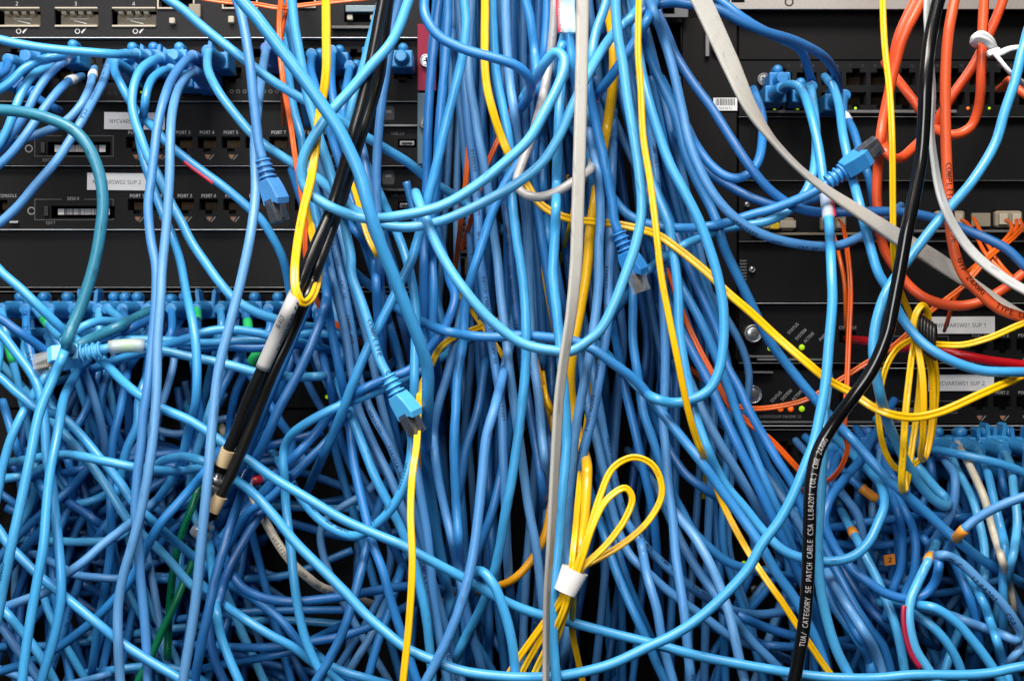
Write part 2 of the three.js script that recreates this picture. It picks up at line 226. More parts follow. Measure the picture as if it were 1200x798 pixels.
function supervisor01(label, y0, y1, o) {
  const holes = []; for (let i = 0; i < 5; i++) holes.push([1138 + i * 27, o.rowY - 9, 1159 + i * 27, o.rowY + 9, 'jack']);
  holes.push([o.cardX - 4, o.cardY - 3, o.cardX + 66, o.cardY + 9]); holes.push([984, o.consoleY - 9, 1004, o.consoleY + 9, 'jack']);
  const m = module('supervisor_module', label, [866, y0, X1, y1], holes, (k) => {
    o.slant.forEach(([s, x, y]) => txt(k, s, x, y, 5, '#bdbdc0', 'left', -0.8)); txt(k, o.foot, o.footX, o.footY, 4.6, '#8d8d90');
    for (let i = 0; i < 5; i++) { txt(k, 'PORT ' + (i + 1), 1148 + i * 27, o.rowY - 11.5, 5, '#b8b8ba', 'center'); tri(k, 1150 + i * 27, o.rowY + 16); }
    txt(k, 'CONSOLE', 994, o.consoleY - 11, 4.8, '#b0b0b2', 'center'); k.strokeStyle = '#6c6c70'; k.lineWidth = 0.8; k.strokeRect(o.cardX - 8, o.cardY - 8, 84, 14);
  });
  for (const h of holes.slice(0, 5)) jack(m, (h[0] + h[2]) / 2, o.rowY, 21, 18); jack(m, 994, o.consoleY, 20, 18);
  card(m, o.cardX, o.cardY, o.cardX + 62, o.cardY + 5);
  screw(m, 881, o.screwY, 11); o.leds.forEach(([x, y, c]) => led(m, x, y, 3.6, c));
  sticker(m, ...o.box, (k) => txt(k, o.text, 7, 12.6, 6.6, '#2c2c33'), 0.004);
  return m;
}
{ const m = supervisor01('black supervisor module behind the black coil strap, two green lights lit', 356.5, 424, { rowY: 406, cardX: 1036, cardY: 402, consoleY: 397, slant: [['STATUS', 925, 392], ['SYSTEM', 934, 399], ['ACTIVE', 944, 402], ['PWR MGMT', 962, 400]], foot: '', footX: 0, footY: 0, screwY: 391, leds: [[903, 408, M.ledGreen], [940, 407, M.ledGreen], [921, 408, M.ledOff]], box: [1090, 371, 1166, 391], text: 'NYCVARSW01 SUP 1' });
  bar(m, 'ejector_lever', 871, 416.5, 911, 419, 0.001, 0.005, M.dullSteel); bar(m, 'ejector_lever', 886, 420, 968, 422.6, 0.001, 0.006, M.dullSteel); }
ledge(SEAM, 866, X1, 425.5, M.dullSteel, 1.2); ledge(SEAM, 1000, X1, 431.6, M.silver, 1.2);
{ const m = supervisor01('black supervisor module behind the yellow coil, amber lights lit', 433, 496.5, { rowY: 473, cardX: 1046, cardY: 478, consoleY: 470, slant: [['STATUS', 905, 472], ['SYSTEM', 917, 470], ['ACTIVE', 930, 470]], foot: 'SUPERVISOR ENGINE 32', footX: 890, footY: 490, screwY: 462, leds: [[915, 479, M.ledAmber], [927, 479, M.ledAmber], [940, 479, M.ledGreen]], box: [1088, 439, 1165, 458], text: 'NYCVARSW01 SUP 2' });
  bar(m, 'ejector_lever', 871, 435, 905, 437.5, 0.001, 0.005, M.dullSteel); bar(m, 'lower_rail', 886, 493, 1060, 495.6, 0.001, 0.005, M.dullSteel); }
ledge(SEAM, 866, X1, 499, M.silver, 1.8); ledge(SEAM, 866, X1, 503.5, M.dullSteel, 1.0);
{ const holes = []; for (let i = 0; i < 13; i++) for (const y of [526, 556]) holes.push([880 + i * 28.5, y - 9, 901 + i * 28.5, y + 9, y < 540 ? 'jackup' : 'jack']);
  const m = module('port_card', 'black port card behind the tangle under the yellow fiber coil', [866, 505, X1, 640], holes, (k) => { for (let i = 0; i < 26; i++) ring(k, 1090 + i * 7, 514, 1, '#8d7a68', 0.7); });
  for (const h of holes) jack(m, (h[0] + h[2]) / 2, (h[1] + h[3]) / 2, 21, 18, h[4] === 'jackup'); led(m, 1008, 556, 2, M.ledGreen); led(m, 998, 526, 2, M.ledGreen); }
{ const m = module('blank_panel', 'black blank panel hidden behind the tangle under the yellow fiber coil', [866, 642, X1, 860], [], null, { colour: '#0e0f11', rough: 0.6, category: 'blank panel' }); screw(m, 884, 690, 5, M.steel); screw(m, 880, 705, 6, M.dullSteel); led(m, 898, 692, 2, M.ledGreen); led(m, 872, 660, 3, M.ledGreen); }
{ const m = module('warning_tag', 'yellow printed warning tag behind slanted blue cables', [822, 535, 856, 585], [], (k) => { txt(k, 'CAUTION', 839, 548, 7, '#222', 'center'); txt(k, 'LIFT', 839, 562, 6, '#222', 'center'); }, { colour: '#b59a1f', rough: 0.6, category: 'tag', z: -0.005 }); }
// ------------------------------------------------------------------ the cables
// One line each: colour, diameter (mm), flags, points x,y[,cm in front of the racks] | label
// flags: p printed, t lumpy with twisted pairs, s plugged in at its first point, e loose plug at its last point, E loose plug at its first point
const CABLES = `
L 6.3 -  276,-12,19 303,24 328,57 352,88 378,124 397,152 410,178 422,206 434,250,18.5 448,292 463,328 478,366,17 494,408 501,434 501,468,15 499,520,12 503,570,10 514,640,8 526,700,7 538,790,6 | thick light blue network cable slanting over the black coax pair
L 6 -  482,-14,17 478,2 460,47 432,80 410,106 390,128 376,147,17.5 364,166 355,186 353,206 359,223 377,237 402,249 430,256,16.5 479,251,17 520,240 560,216 592,190 620,163,17.5 638,132 653,103 661,80 660,66 651,61 640,72,16 625,97,14 612,118,11 604,145,9 602,180,7 | light blue network cable sweeping in a wide bowl and a tight hook
M 5.8 p  497,-12,16 499,20,17 514,42 545,58 580,68 605,77,17 619,90,16.5 622,106,15 613,123,12 607,134,9 606,160,7 | printed blue network cable bending sharply over the yellow zip fiber
L 5.8 s  243,60,5.5 244,84,8 256,108,9 272,130 294,156 310,170,10 344,192,11 372,209,12 398,233,14 425,252,15 450,264,15.5 480,266 510,261 540,250 580,230 610,212 636,190,16.5 656,158 671,124 684,97,16 700,68 718,41,14 742,18,12 760,-12,11 | light blue network cable running as the lower of two bowls
L 5.8 -  186,-12,13 215,12 240,34 290,73,12.5 312,90 352,115,12 395,138,11.5 412,150 448,172,11 480,192,10 498,207,9 530,228,8 550,242,7
L 5.9 -  721,-12,16 724,40 730,74 735,112 743,160 749,200 752,250,16.5 744,290 733,322 719,358,17 704,386 686,402 668,412 650,411,17 616,404 590,388 566,366 546,342,17 530,320 512,288 499,256 492,240,16 488,229,15 487,226,12.5 488,230,9 492,248,5 | light blue network cable hanging in one deep U across the bundle
T 6 -  -12,129,14 30,132,14.5 60,140 85,152,15 100,168 112,192 118,215 120,242,15 117,270 112,300 104,330 93,362,15 81,390,15 77,404,14.5 84,409,13.5 100,400,12 120,391 142,381,9 160,372,7 174,365,5.6 180,363,2.5 | dusty teal network cable with a sharp kink beside the loose plug
L 5.7 -  -10,310,13 4,322 24,339 50,364,13 74,387 96,404,11 118,421,12 140,444 160,461,14 188,478 220,492 250,511,15 266,524 290,539,15 320,560 360,584,16 400,608 440,626 474,640 486,647,16.5 514,662 544,678 564,690 592,705 622,717,16 660,727 720,743,16 760,753 820,769 860,777 900,784,16.5 960,793 1020,795 1072,791,17 1130,791 1160,789 1210,780,17 | long light blue network cable running across the whole tangle to the bottom
L 5.9 s  916,104,4.5 926,99,6.5 938,103,8 949,128,10 959,169,11 966,216,12 972,262,14 975,320,16 976,352 972,402 968,448,17 961,488 954,520 944,546,18 930,580 914,610 894,637 876,668,18 848,699 820,724 790,744 760,758 720,777,18 690,786 658,792 625,794 590,793,17.5 540,786 508,774 480,762,17 468,754 452,741 430,722 404,694,16 376,666 346,636 320,604 296,578,15 274,561,14 262,550,11 250,530,8 | long light blue network cable from a plug down and back under the bundle
L 5.8 p  552,700,8 551,682,13 556,670,16 568,672,17.5 580,688 588,708 596,734 602,766 605,812,17.5 | light blue printed cable arching down from the bundle beside the white wrap
P 5.8 p  606,330,7 600,390,9 589,440,12.5 579,480,16.5 570,512 565,560 561,600 556,640,17.5 549,676 538,714,18 524,750 508,782 494,812,18 | periwinkle printed cable crossing both long light blue cables near the yellow strip
M 5.7 -  328,-12,8 340,40,8 348,80
L 5.7 p  341,-12,14 345,30 351,64 356,90,14.5 361,116 368,141 374,162,15 384,192 394,226,15 401,252,14 406,276 411,300,14 412,322 422,350 432,380,15 438,400 445,422 455,442,15.5 e | light blue printed cable ending in a loose plug by the thick cable
P 5.8 sp  312,57,5.5 309,72,7 306,92,9 302,122,11 298,170,13 299,225,14.5 294,270,15.5 284,320,16 270,376,16.5 256,432 249,490,17 243,560,17.5 236,630,17.5 228,710 212,812,17 | periwinkle printed cable hanging straight past the coax connectors
P 5.8 p  272,-14,12 281,12,13 288,45,13.5 293,80,14 296,110 300,146 303,170 308,189,14.5 e | periwinkle printed cable with a dangling plug before the empty jacks
L 5.6 s  133,74,5.5 134,84,7 140,97,8 149,114 160,131 180,150,8.5 194,166 220,188,9 240,203 262,219 288,241,9 306,258 320,280 330,300,8.5 336,322 341,350,7 352,380,6 | light blue network cable with a red marked stretch before the jacks
L 5.7 s  188,68,5.5 176,72,7.5 164,82,8.5 157,98 154,120,9.5 157,140 164,160 174,186,10 186,208 200,238 212,260,10.5 224,284 241,309,11 256,330 274,350,11.5 300,366 326,375,11 350,381,9 372,384,7
L 5.5 s  200,82,5.5 190,83,7 178,92,8 171,110,9 168,132 162,150,8 166,180,8 177,215,8.5 190,250 202,278,9.5 211,308 218,345,12 226,382,13.5 230,420,14 229,470,14 220,506,12 210,545,11 193,573,10 174,596,9 140,620,7
P 5.7 s  226,66,5.5 214,74,8 201,92,9.5 191,118,11 184,148 180,180,12 176,215 173,240 176,280,13 182,312 182,350 178,400,14.5 173,450,15 167,490 165,520 160,562,15 158,604 162,638,15 164,678 168,718 171,758 173,812,15
P 5.7 sp  227,84,5.5 216,92,8 207,108,10 201,134,11.5 199,165,12.5 198,210 194,270,13.5 189,320 188,345,14.5 184,400 183,455,15.5 180,500 174,548,16 166,592 154,640,16 144,674 138,710 138,758 141,812,15.5
L 5.6 s  160,64,5.5 150,64,7 130,63,9 90,60 50,56,10 20,51 -12,45,10.5 | light blue network cable lying along the row of plug boots
L 5.5 -  80,64,6 66,66,8 50,69,9 28,80,10 10,97 -12,110,10
L 5.5 -  56,80,6 44,84,8 34,93,9 24,110 14,135,10 6,155 -10,178,10
P 5.5 -  78,68,6 66,78,8 52,93,9 40,112 30,132,10 14,156 -10,182,9
P 5.5 -  88,92,6 78,96,8 62,113,9.5 46,134,10 28,160,11 10,182 -12,200,11
P 5.4 -  108,88,6 103,106,8 92,126,9 76,142 54,153,9 24,163 -12,170,9
P 5.6 p  126,78,5.5 119,98,8 106,122,10 96,140,11 84,160,11.5 66,188,12 40,218,12 16,246 -12,268,12
M 5.5 -  14,76,5 6,90,7 -12,100,8
M 5.5 -  40,112,4 52,121,6 62,126,7 E
M 5.5 s  10,70,5.5 4,84,7 -12,92,8
M 5.6 -  -12,368,10 20,388,10.5 40,402 56,414,9
L 5.7 -  -12,382,12 20,416,12.5 40,445,13 48,470 52,500,13.5 54,535 60,566 64,602,14.5 68,640 71,680,15.5 70,708 62,750 44,812,15.5
L 5.8 p  67,392,10 76,402,13 74,414,14.5 64,438,15.5 46,482 35,534,16.5 23,592 12,642,17 4,682 -14,750,16.5 | light blue printed cable leaning past the loose plug
L 5.7 -  110,415,6 96,426,8.5 84,446,11 74,468,13 67,506,14.5 58,552,15.5 54,592,16 50,640,16.5 43,680 36,720 30,758 24,812,17
L 5.7 -  -12,436,11 20,461,11.5 42,478,12 74,490,11 94,510,11.5 114,534,12 136,560 156,589,12 178,611,12 204,634,10 236,660,8
L 5.6 -  40,470,8 58,490,9 74,508,10 96,533,10.5 122,567 150,610,11 168,628 188,646 224,686,10 250,705,8
L 5.5 -  34,538,11 60,534,12.5 82,533,13 120,540,13.5 160,548,13.5 200,552,12 240,548,9
L 5.5 -  176,552,9 184,544,11 196,538,12 216,535,12.5 240,541,12.5 262,552,9
M 5.6 -  258,526,9 239,554,13 210,588,13.5 188,613,14 172,640,13.5 152,681 132,704,12.5 108,728 70,757,12 36,775 -12,790,11.5
P 5.5 p  176,592,10 154,612,13 120,638,13.5 100,656,14 76,674,14 54,693 28,703 0,714,13.5 -14,724,13
L 5.4 -  60,634,7 100,635,8 128,633,8 150,622,7
L 5.7 -  -12,612,13.5 10,640 22,652,14 42,672,14 76,700,15 110,728,15.5 140,752 170,772,15.5 212,797,15.5 232,812,15
L 5.7 -  -12,704,13.5 26,742,14 46,769 68,812,14
P 5.6 -  -12,722,12.5 20,762,13 42,792 52,812,13
P 5.3 -  70,664,8 90,674,9 116,677,9.5 140,678,9.5 158,670,8
M 5.5 -  146,450,8 140,482,9 131,520,9 129,560 129,602,9 130,628 123,688,8.5 116,722,8 108,780,7
L 5.5 -  184,420,8 172,440,9.5 162,470,10.5 160,498,10.5 148,526,10.5 140,560,10 128,610,8
D 5.5 -  58,575,6 76,586,7 100,602,7 126,622,6
P 5.4 -  94,426,8 104,450,9 114,482,9 121,512 124,540,8 128,570,6
D 5.5 -  78,520,5 88,550,6 100,582,6 108,630,5
L 5.6 -  60,430,8 40,460,10 24,488,12 12,514 2,548,12 -12,600,12
M 5.5 -  2,470,9 10,496,10 18,522,10 30,548,9 48,570,8
L 5.5 -  -12,566,9 10,560,9 30,558,9 50,548,8
M 5.5 -  30,640,6 60,600,7 50,580
L 5.5 -  120,428,9 142,420,10 164,414 190,406,11.5 220,396,12 245,388 270,386,11.5 300,390 330,397,11 356,402,9 385,410,7
L 5.5 -  130,400,8 155,398,9 195,399,9 240,402,9.5 280,399,9.5 320,398 360,391,9 392,392,8
L 5.6 p  116,410,13 136,406,13 170,406,12.5 194,412,12 238,421,12 270,428,12 298,436,12 345,442,11 372,441,9 E | light blue cable with a green and white sleeve and a loose clear plug
M 5.5 -  230,408,7 262,406,8 296,408,8 330,405,8 352,404,7
L 5.5 s  126,362,5.5 140,376,8 112,377,10 92,386,11 86,398,10 96,412,8
D 5.5 s  182,364,5.5 178,372,7 150,386,8.5 124,398,8 104,402,7
D 5.8 tp  384,340,11 378,368,13 364,406,14 348,440,14.5 326,480,15 313,510,15 298,541,14.5 288,562,13.5 279,590,13 269,618,13 262,642,14 252,676,14.5 244,716,15 236,752,15 226,812,15
D 5.6 -  366,344,10 358,364,11 347,388,12 334,420,12 321,450,12 306,488,11.5 290,530,10 276,560,9
M 5.6 -  362,262,9 372,292,10 380,322,11.5 384,360,12 392,406,12 400,446,12 406,474,11 410,502,11.5 414,540,12 420,570,12.5 428,604,13 436,636,13.5 448,668,14 458,704,14 470,742,14 484,786 492,812,14
P 5.5 p  376,256,8 382,288,9 388,322,10 398,360,10.5 406,400,11 412,440,11 420,480,11 428,500,11 442,530,11 458,562,11.5 474,604,11.5 490,650,11 506,710,11 520,760 536,812,11
P 5.5 p  388,270,8 394,296,9 400,322,9.5 407,360,10 414,400,10 419,436,10 428,466,10 440,492,10.5 456,520,11 471,558,11 484,592,10.5 498,650,10 514,706,10 526,750 544,812,10
M 5.6 -  424,240,9 430,262 436,290,10 440,322,11 442,362,11 446,402,10.5 452,440,9 458,480,8 470,540,7
L 5.6 -  338,40,6 336,66,7 338,90 343,124,9 352,160,10 356,186,10 366,232,11 374,272,11 382,310,10 386,340,9 396,380,8
M 5.4 s  365,64,5.5 364,82,7.5 371,106,9 380,136,9.5 390,166,9 404,210,9 418,250,9.5 432,290,9.5 440,330,8
M 5.4 s  389,60,5.5 388,92,7 391,122,8 397,156,8.5 408,196,8 420,236,8
M 5.4 s  410,78,5.5 405,108,8 401,140,9 403,168,9 412,204,8.5 428,246,8.5 440,280,8
L 5.4 -  432,52,7 424,82,8 415,112,9 409,144,9 416,180,8 430,214,8
P 5.6 t  470,-12,12 461,30 453,80,12 447,122 443,162 441,200,12 442,250,12 444,300,11.5 446,350,10 448,410,9
P 5.5 -  420,160,9 426,180,10 431,212,10.5 444,256,11 452,300,10.5 462,340,10 472,380,9
M 5.5 -  404,258,8 416,270,9.5 432,292 442,322,9.5 450,356,8
P 5.5 -  392,250,9 402,280,10 408,310,10 414,336,9.5 430,396,9 440,440,9 448,480,9 470,556,9 486,610,9
L 5.8 t  542,-12,14 546,24 542,66,14.5 534,100 519,160,14.5 510,200 500,238,14 491,275,14 482,305 470,330,14 450,370,14 430,410 413,450,14 398,490,13 380,530,11
L 5.6 p  456,252,10 464,270,12 478,310,13 487,360,13.5 486,410,14 485,462,14 483,512,14.5 479,548,15 464,588,15 438,617,14.5 418,628,14 392,621,13.5 372,607,13 354,586,12 338,560,9
M 5.6 -  520,300,9 527,328,11 533,348,12 528,368,12.5 516,392,13 500,412,13 482,432,13.5 462,441,13.5 440,449,13.5 412,464,13 392,480,12.5 366,512,12 340,541,12 326,560,11 306,590,9
L 5.6 -  516,420,8 494,434,10 470,446,12 440,459,13 410,471,13 384,482,13 354,499,13 339,512,12.5 332,530,12 333,560,12 335,596,12 340,640,13 344,678,13.5 350,718 358,750,13.5 368,774 388,812,13.5
M 5.6 -  420,470,8 404,488,9.5 384,516,10.5 360,540,11 340,560,11 316,584,11 292,600,11 276,624,10 262,650,8
L 5.7 tp  400,460,9 412,488,11.5 424,520,12.5 438,556,13 454,588,13 470,620,13 482,650,13 490,680,13 498,716,13 504,766,13 507,812,13
D 5.6 -  264,656,10 270,670,11.5 282,687,12 306,700,12.5 340,705,13 380,702,12.5 410,698,12 440,692,11 478,687,10 510,690,8
L 5.6 -  246,694,10 260,707,12 284,724,13 316,744 344,759,13 362,773,12.5 394,797,12 410,812,12
M 5.6 -  262,680,9 284,694,10 304,707,10.5 330,728,11 348,750,11 366,768,11 396,790,10.5 420,806,10
D 5.7 tp  452,570,9 440,604,11 430,640,12.5 420,680,13.5 412,709,14 400,744,14 384,776,14 364,812,14
M 5.4 -  228,756,8 250,757,9 284,759,9.5 322,758,10 364,752,10 394,747,10 432,735,9.5 470,714,8
M 5.4 -  256,780,8 276,776,9 310,770,9.5 340,763,9.5 362,752,8
L 5.6 -  248,664,10 252,706,12.5 258,744,13.5 268,772 284,812,14
D 5.7 -  306,600,10 282,640,11 266,672,12 256,704,12.5 246,738,12.5 251,772,12.5 266,812,12.5
M 5.5 -  466,680,9 456,714,10 441,758,10.5 428,812,10.5
W 5 p  286,560,8 298,586,9 309,608,9.5 326,638,10 344,662,10 362,678,9.5 376,688,8 400,696,6 | white printed network cable half buried in the blue tangle
L 5.6 -  372,768,10 388,781,12 408,789,12 436,797,12 470,812,11
P 5.4 -  446,720,7 434,746,8 412,782,8 398,812,8
G 4.3 p  236,556,8 228,584,9 214,622,9 204,660,8.5 198,712,8 196,760,7 | green network cable glimpsed beside the metal coax connectors
G 4.3 p  252,590,6 236,634,7 220,670,8 206,704,8.5 190,738,8.5 176,770 156,812,8.5 | green printed cable running under the long light blue cable
M 5.8 t  516,-12,10 510,40,10.5 504,100,11 501,160,11 500,210,10.5 498,272,10.5 496,330,10.5 497,380,10 500,430,9 498,490,8 504,560,8
M 5.8 t  525,-12,11 523,50,11.5 519,100,12 514,160,12 512,200,11.5 507,250,11 506,300,10.5 508,340,10.5 507,390,10 512,440,8
P 5.7 p  553,-12,11 551,20 549,60,11.5 551,100,12 556,130 561,162,12 567,192,12 572,222,11.5 577,262,11 583,304,11 587,350,11.5 593,398,12 598,440,12 604,484,12 612,540,12 619,592,12 628,640,12 634,690,11.5 638,730,11
P 5.7 p  536,-12,8 541,60,9 545,100,10 550,160,10.5 556,200,10.5 560,250,11 561,290,11 566,330,11 574,390,11 582,440,11 588,480,11.5 590,540,12 592,584,12 594,640,11.5 598,700,10
L 5.9 t  576,-12,12 578,40 582,90,12 592,140,12.5 597,170,12.5 600,230,12.5 605,275,13 612,322,13.5 616,370,14 616,430,14 611,480,14 606,520,14 600,560,14 592,602,14 585,645,13.5 575,684,13 560,720,12 546,746,11 530,780,10
P 5.8 t  592,-12,12 594,50 598,100,12 604,140,12 607,170,11.5 612,220,11 618,270,10.5 620,330,10 622,390,10 626,430,10.5 631,464,11 634,500,11 640,560,10.5 642,620,10 648,700,9
D 5.6 -  601,-12,8 601,60,8 604,120,8 612,180,8 622,240,8 630,300,8 634,360,8 636,420,8
M 5.8 t  614,-12,12 621,20 626,55,12 629,86,12 632,130,10.5 634,180,9.5 638,240,9 645,300,9
D 5.7 -  632,-12,9 631,40 633,90,9 636,150,9 640,220,9 648,290,9 660,360,9
M 5.7 t  642,-12,12 640,40 637,75,12 634,110,11 628,150,10 625,200,10 632,260,10 640,310,10 648,360,10 662,430,9
K 4.8 p  650,-12,12.5 648,40,12.5 643,80,12.5 634,122,13 622,165,13.5 611,194,14 606,211,14.5 611,225,15 630,231,15.5 652,225,15.5 672,213,15.5 686,204,15 693,196,13 694,180,10 | grey cable end curling out of the blue bundle
L 5.8 -  664,-12,13 665,20 667,44,13 672,80,13 677,112,12.5 684,150,12 694,200,11 700,240,10 | light blue cable carrying a clear sleeve with a red stripe
L 5.7 -  664,30,12 660,48,13 656,62,13 652,90,12
L 5.8 tp  662,56,12 658,90,14 655,140,15 653,190,15 652,230,15.5 650,282,16 648,322,16 652,360,16.5 656,400,16.5 659,436,17 663,480,17 664,522,17 660,570,17.5 655,632,17.5 649,698,18 648,740 653,812,18 | bright blue printed cable hanging beside the flat grey cable
M 5.7 t  688,88,13.5 694,122,13.5 702,160,13.5 709,190,13.5 715,222,13.5 719,246,13.5 720,258 726,274,13.5 e | blue cable ending in a clear plug inside the thick bundle
P 5.8 t  680,110,12 688,142,12 695,172,12.5 702,212,13 704,250,13 702,290,13 702,326,13 699,362,13 692,410,13.5 683,458,13.5 677,490,13.5 671,534,13.5 668,580,13 666,640,12 670,700,11 664,760,11
P 5.8 tp  718,180,10 716,250,11 714,320,12 712,380,12.5 705,426,12.5 696,480,13 681,540,13 671,580,12.5 664,640,11 656,700,10
P 5.6 p  684,440,9 690,480,10 697,506,10.5 704,536,11 711,568,11 724,620,11 738,650,11.5 756,668,12 780,690,12 804,708,12 832,728,12 856,746,12 884,757,11
P 5.6 p  694,430,9 703,480,10 710,520,10 717,550,10 734,610,10 756,640,10.5 770,654,10.5 788,670,10.5 810,688,10.5 830,702,9
L 5.8 -  713,-12,13 709,8 698,40,13.5 692,78,13.5 689,106,13 692,150,12 700,210,11
M 5.8 -  772,-14,12.5 762,16,13 745,47,14 730,70,14 716,90,13.5 703,107,13 696,120,11.5 698,150,10 706,210,9
D 5.6 p  592,240,8 598,290,9 600,322,9 604,360,9 608,392,9 614,440,9 622,490,10 629,530,10.5 637,584,10.5 640,620,9 640,690,8
M 5.7 t  666,84,11 652,104,12.5 640,124,13 626,156,13 608,190,13 589,221,13 576,252,13 564,289,13 552,326,13 546,352,12.5 542,404,12.5 536,442,12.5 534,482,13 532,522,13 534,582,12.5 538,640,12 541,690,11 548,760,10
P 5.6 p  538,380,9 532,406,10.5 524,440,11 513,478,11.5 508,510,11.5 512,552,12 520,592,12 530,634,12 539,678,11.5 548,722,11 566,790,10
P 5.6 -  478,490,10 486,540,12 493,582,12.5 501,630,12.5 506,680,12.5 511,722,12 517,760,12 526,812,12
D 5.6 -  566,440,8 560,480,9 546,526,10 540,566,10 530,620,9
D 5.6 -  592,530,10 586,562,11 576,602,11.5 562,640,11 546,680,10 528,730,9
P 5.7 p  758,-12,12 765,10,13 777,42,13 789,82,13.5 800,130,13.5 807,162,14 819,195 837,228,14.5 858,252 882,269,14.5 912,281 960,289,14 986,287,13 1014,274,12 1034,258,10.5 1050,246,9
D 5.8 -  782,40,10 793,66,11 811,95,11.5 834,126,12 857,162,12.5 877,192,13 901,221,13 931,242,13 962,249,13 1000,248,13 1060,249,12.5 1096,256,12.5 1126,267,12.5 1160,281,13 1182,293 1212,320,13.5 | blue cable sagging from the bundle past the flat grey ribbon to the edge
M 6 -  748,20,11 755,44,12 765,75,12 781,109,12 794,140,12.5 803,178,12.5 815,208,12.5 832,241,12.5 841,262,12.5 849,290,12.5 864,322,12.5 881,357,12 900,396,11.5 920,424,11 944,454,11 968,482,11 1000,516,12 1040,560,13 1080,595,13 1116,628,13 1150,655,12.5 1186,676,11
L 6 -  744,30,12 749,66,13.5 757,106,14.5 773,160,15 786,194 804,228,15.5 820,260 832,292 841,322,15.5 848,362 848,402 843,434,15.5 832,456 812,468,15.5 788,472 768,467,15 750,455,13 736,440,11 720,424,9 | light blue network cable making a deep hook beside the yellow strips
M 5.8 p  440,340,8 460,357,9.5 490,375,12 516,386,13 548,393,13.5 580,395 610,393,13.5 648,396,14 670,399,14.5 696,410,15 720,427,15 746,447,14.5 772,479,14.5 800,514,15 824,544,15 844,572,15.5 866,602,15.5 890,636,16 910,671,16 932,702,16 950,736,16 964,768 974,812,16 | blue printed cable crossing behind the flat grey cable then running down
L 5.8 -  752,170,11 762,206,12 773,236,12.5 784,264,13 790,300,13.5 795,342,14 796,382,14 801,420,14.5 808,456,14.5 816,490,15 832,533,15 850,568,14.5 872,594,14.5 898,626,14.5 920,646,15 945,655,15 975,658,15 1000,652,15 1018,636,14.5 1030,612,14 1037,592,13.5 1034,572,12.5 1022,555,10 1008,541,7 | light blue network cable looping round below the black printed cable
M 5.7 -  770,260,9 786,304,10.5 800,338,11.5 820,374,12 834,405,12 846,434,12 856,460,12 866,490,12 878,518,12 895,560,12.5 908,590,12.5 922,626,12 940,670,11
M 5.6 -  780,246,9 796,284,10 810,320,10.5 830,362,11 843,394,11 852,428,11.5 866,454,12 880,484,12.5 895,511,12.5 912,540,13 928,565,13 940,592,13 952,626,13 966,660,13.5 982,700,13.5 1004,740,14 1020,770,14 1026,812,14
M 5.8 -  772,320,9 786,358,10.5 800,390,12 814,417,12.5 832,450,13 846,482,13.5 864,520,14 884,560,14 900,594,14 918,634,13.5 938,676,13 958,724,12 970,780,11
P 5.7 -  790,400,9 806,440,10 824,482,11.5 844,520,12 864,553,12 881,582,11.5 900,620,10
P 5.7 p  764,170,10 768,204,11 772,250,11.5 776,310,12 778,360,12 780,420,12 779,466,12 777,492,12 780,522,12.5 784,570,13 789,612,13.5 792,650,14 797,684,14.5 802,718,15 806,758,15 811,812,15
M 5.6 -  742,330,10 742,360,11 742,400,11 748,442,11.5 754,482,12 764,512,12 774,540,12 790,582,12 800,600,12 812,622,12.5 832,642,12.5 852,658,12.5 874,666,12 905,672,10
M 5.6 -  726,420,9 732,452,10 739,482,10.5 746,512,11 755,552,11 764,592,11 769,632,10.5 772,690,9
D 5.6 -  772,500,8 788,534,9.5 804,556,10 826,573,10.5 844,584,10 870,600,8
P 5.8 p  776,580,11 796,606,13 812,626,14 822,642,14.5 833,662,15 845,690,15 855,720,15.5 862,750,16 868,778 876,812,16
P 5.6 p  782,600,9 800,638,11 814,662,11.5 832,688,11.5 852,712,11 886,720,10 918,717,9
M 5.6 -  706,620,10 720,664,11 732,694,11.5 746,724,12 758,750,12 768,774,12 784,812,12
M 5.6 -  718,622,9 727,656,10 736,684,10 751,720,10 768,760,9
P 5.7 p  752,640,11 760,680,13.5 770,714,14 776,750,14 782,774 792,812,14
D 5.6 -  846,700,9 860,717,10.5 892,733,11 932,746,11 980,756,9
P 5.6 -  848,708,10 864,730,11.5 884,754,12 908,778,12 934,812,11.5
D 5.5 -  880,750,8 900,756,9 934,758,9 980,752,8
M 5.7 -  806,150,9 818,173,11 833,193,11.5 850,206,12 865,209,12 880,202,12 890,186,11.5 894,160,10.5 893,132,8 886,112,6
D 5.6 -  812,180,8 832,203,9 860,221,10 890,235,10.5 918,243,10.5 944,238,10 966,230,9
M 5.7 -  700,200,9 720,234,11 733,249,11.5 746,257,12 771,265,12.5 811,267,13 848,262,13 880,252,13 905,245,13 932,235,13.5 958,223,14 972,213,14 e | blue cable whose loose ribbed plug points at the orange cables
L 5.6 s  951,102,5 954,124,8 957,160,10 953,204,11.5 941,230,12 920,250,12 894,261,12 866,265,12 840,271,12.5 810,283,12.5 776,304,12 754,322,11 738,342,9 720,366,7
D 6 -  752,14,12 768,6,12.5 788,3,12.5 808,5,12.5 828,7,12.5 848,14,12.5 868,25,12.5 900,38,12 930,47,11 958,61,10 972,73,8.5 980,88,7 983,104,5.5 | dark blue cable arching from the bundle into the black switch
M 5.6 -  834,-12,11 858,11,11.5 880,27,11.5 908,42,10.5 938,58,8 950,90,5
L 5.8 -  972,96,6 977,102,8 984,124,10 989,160,12 998,202,13 1008,240,14.5 1018,280,15 1030,320,15.5 1040,337,15.5 1048,354,15 1060,376,15 1080,400,15.5 1110,420,16 1150,434,16 1212,437,16 | light blue cable dropping from the switch and under the yellow coil
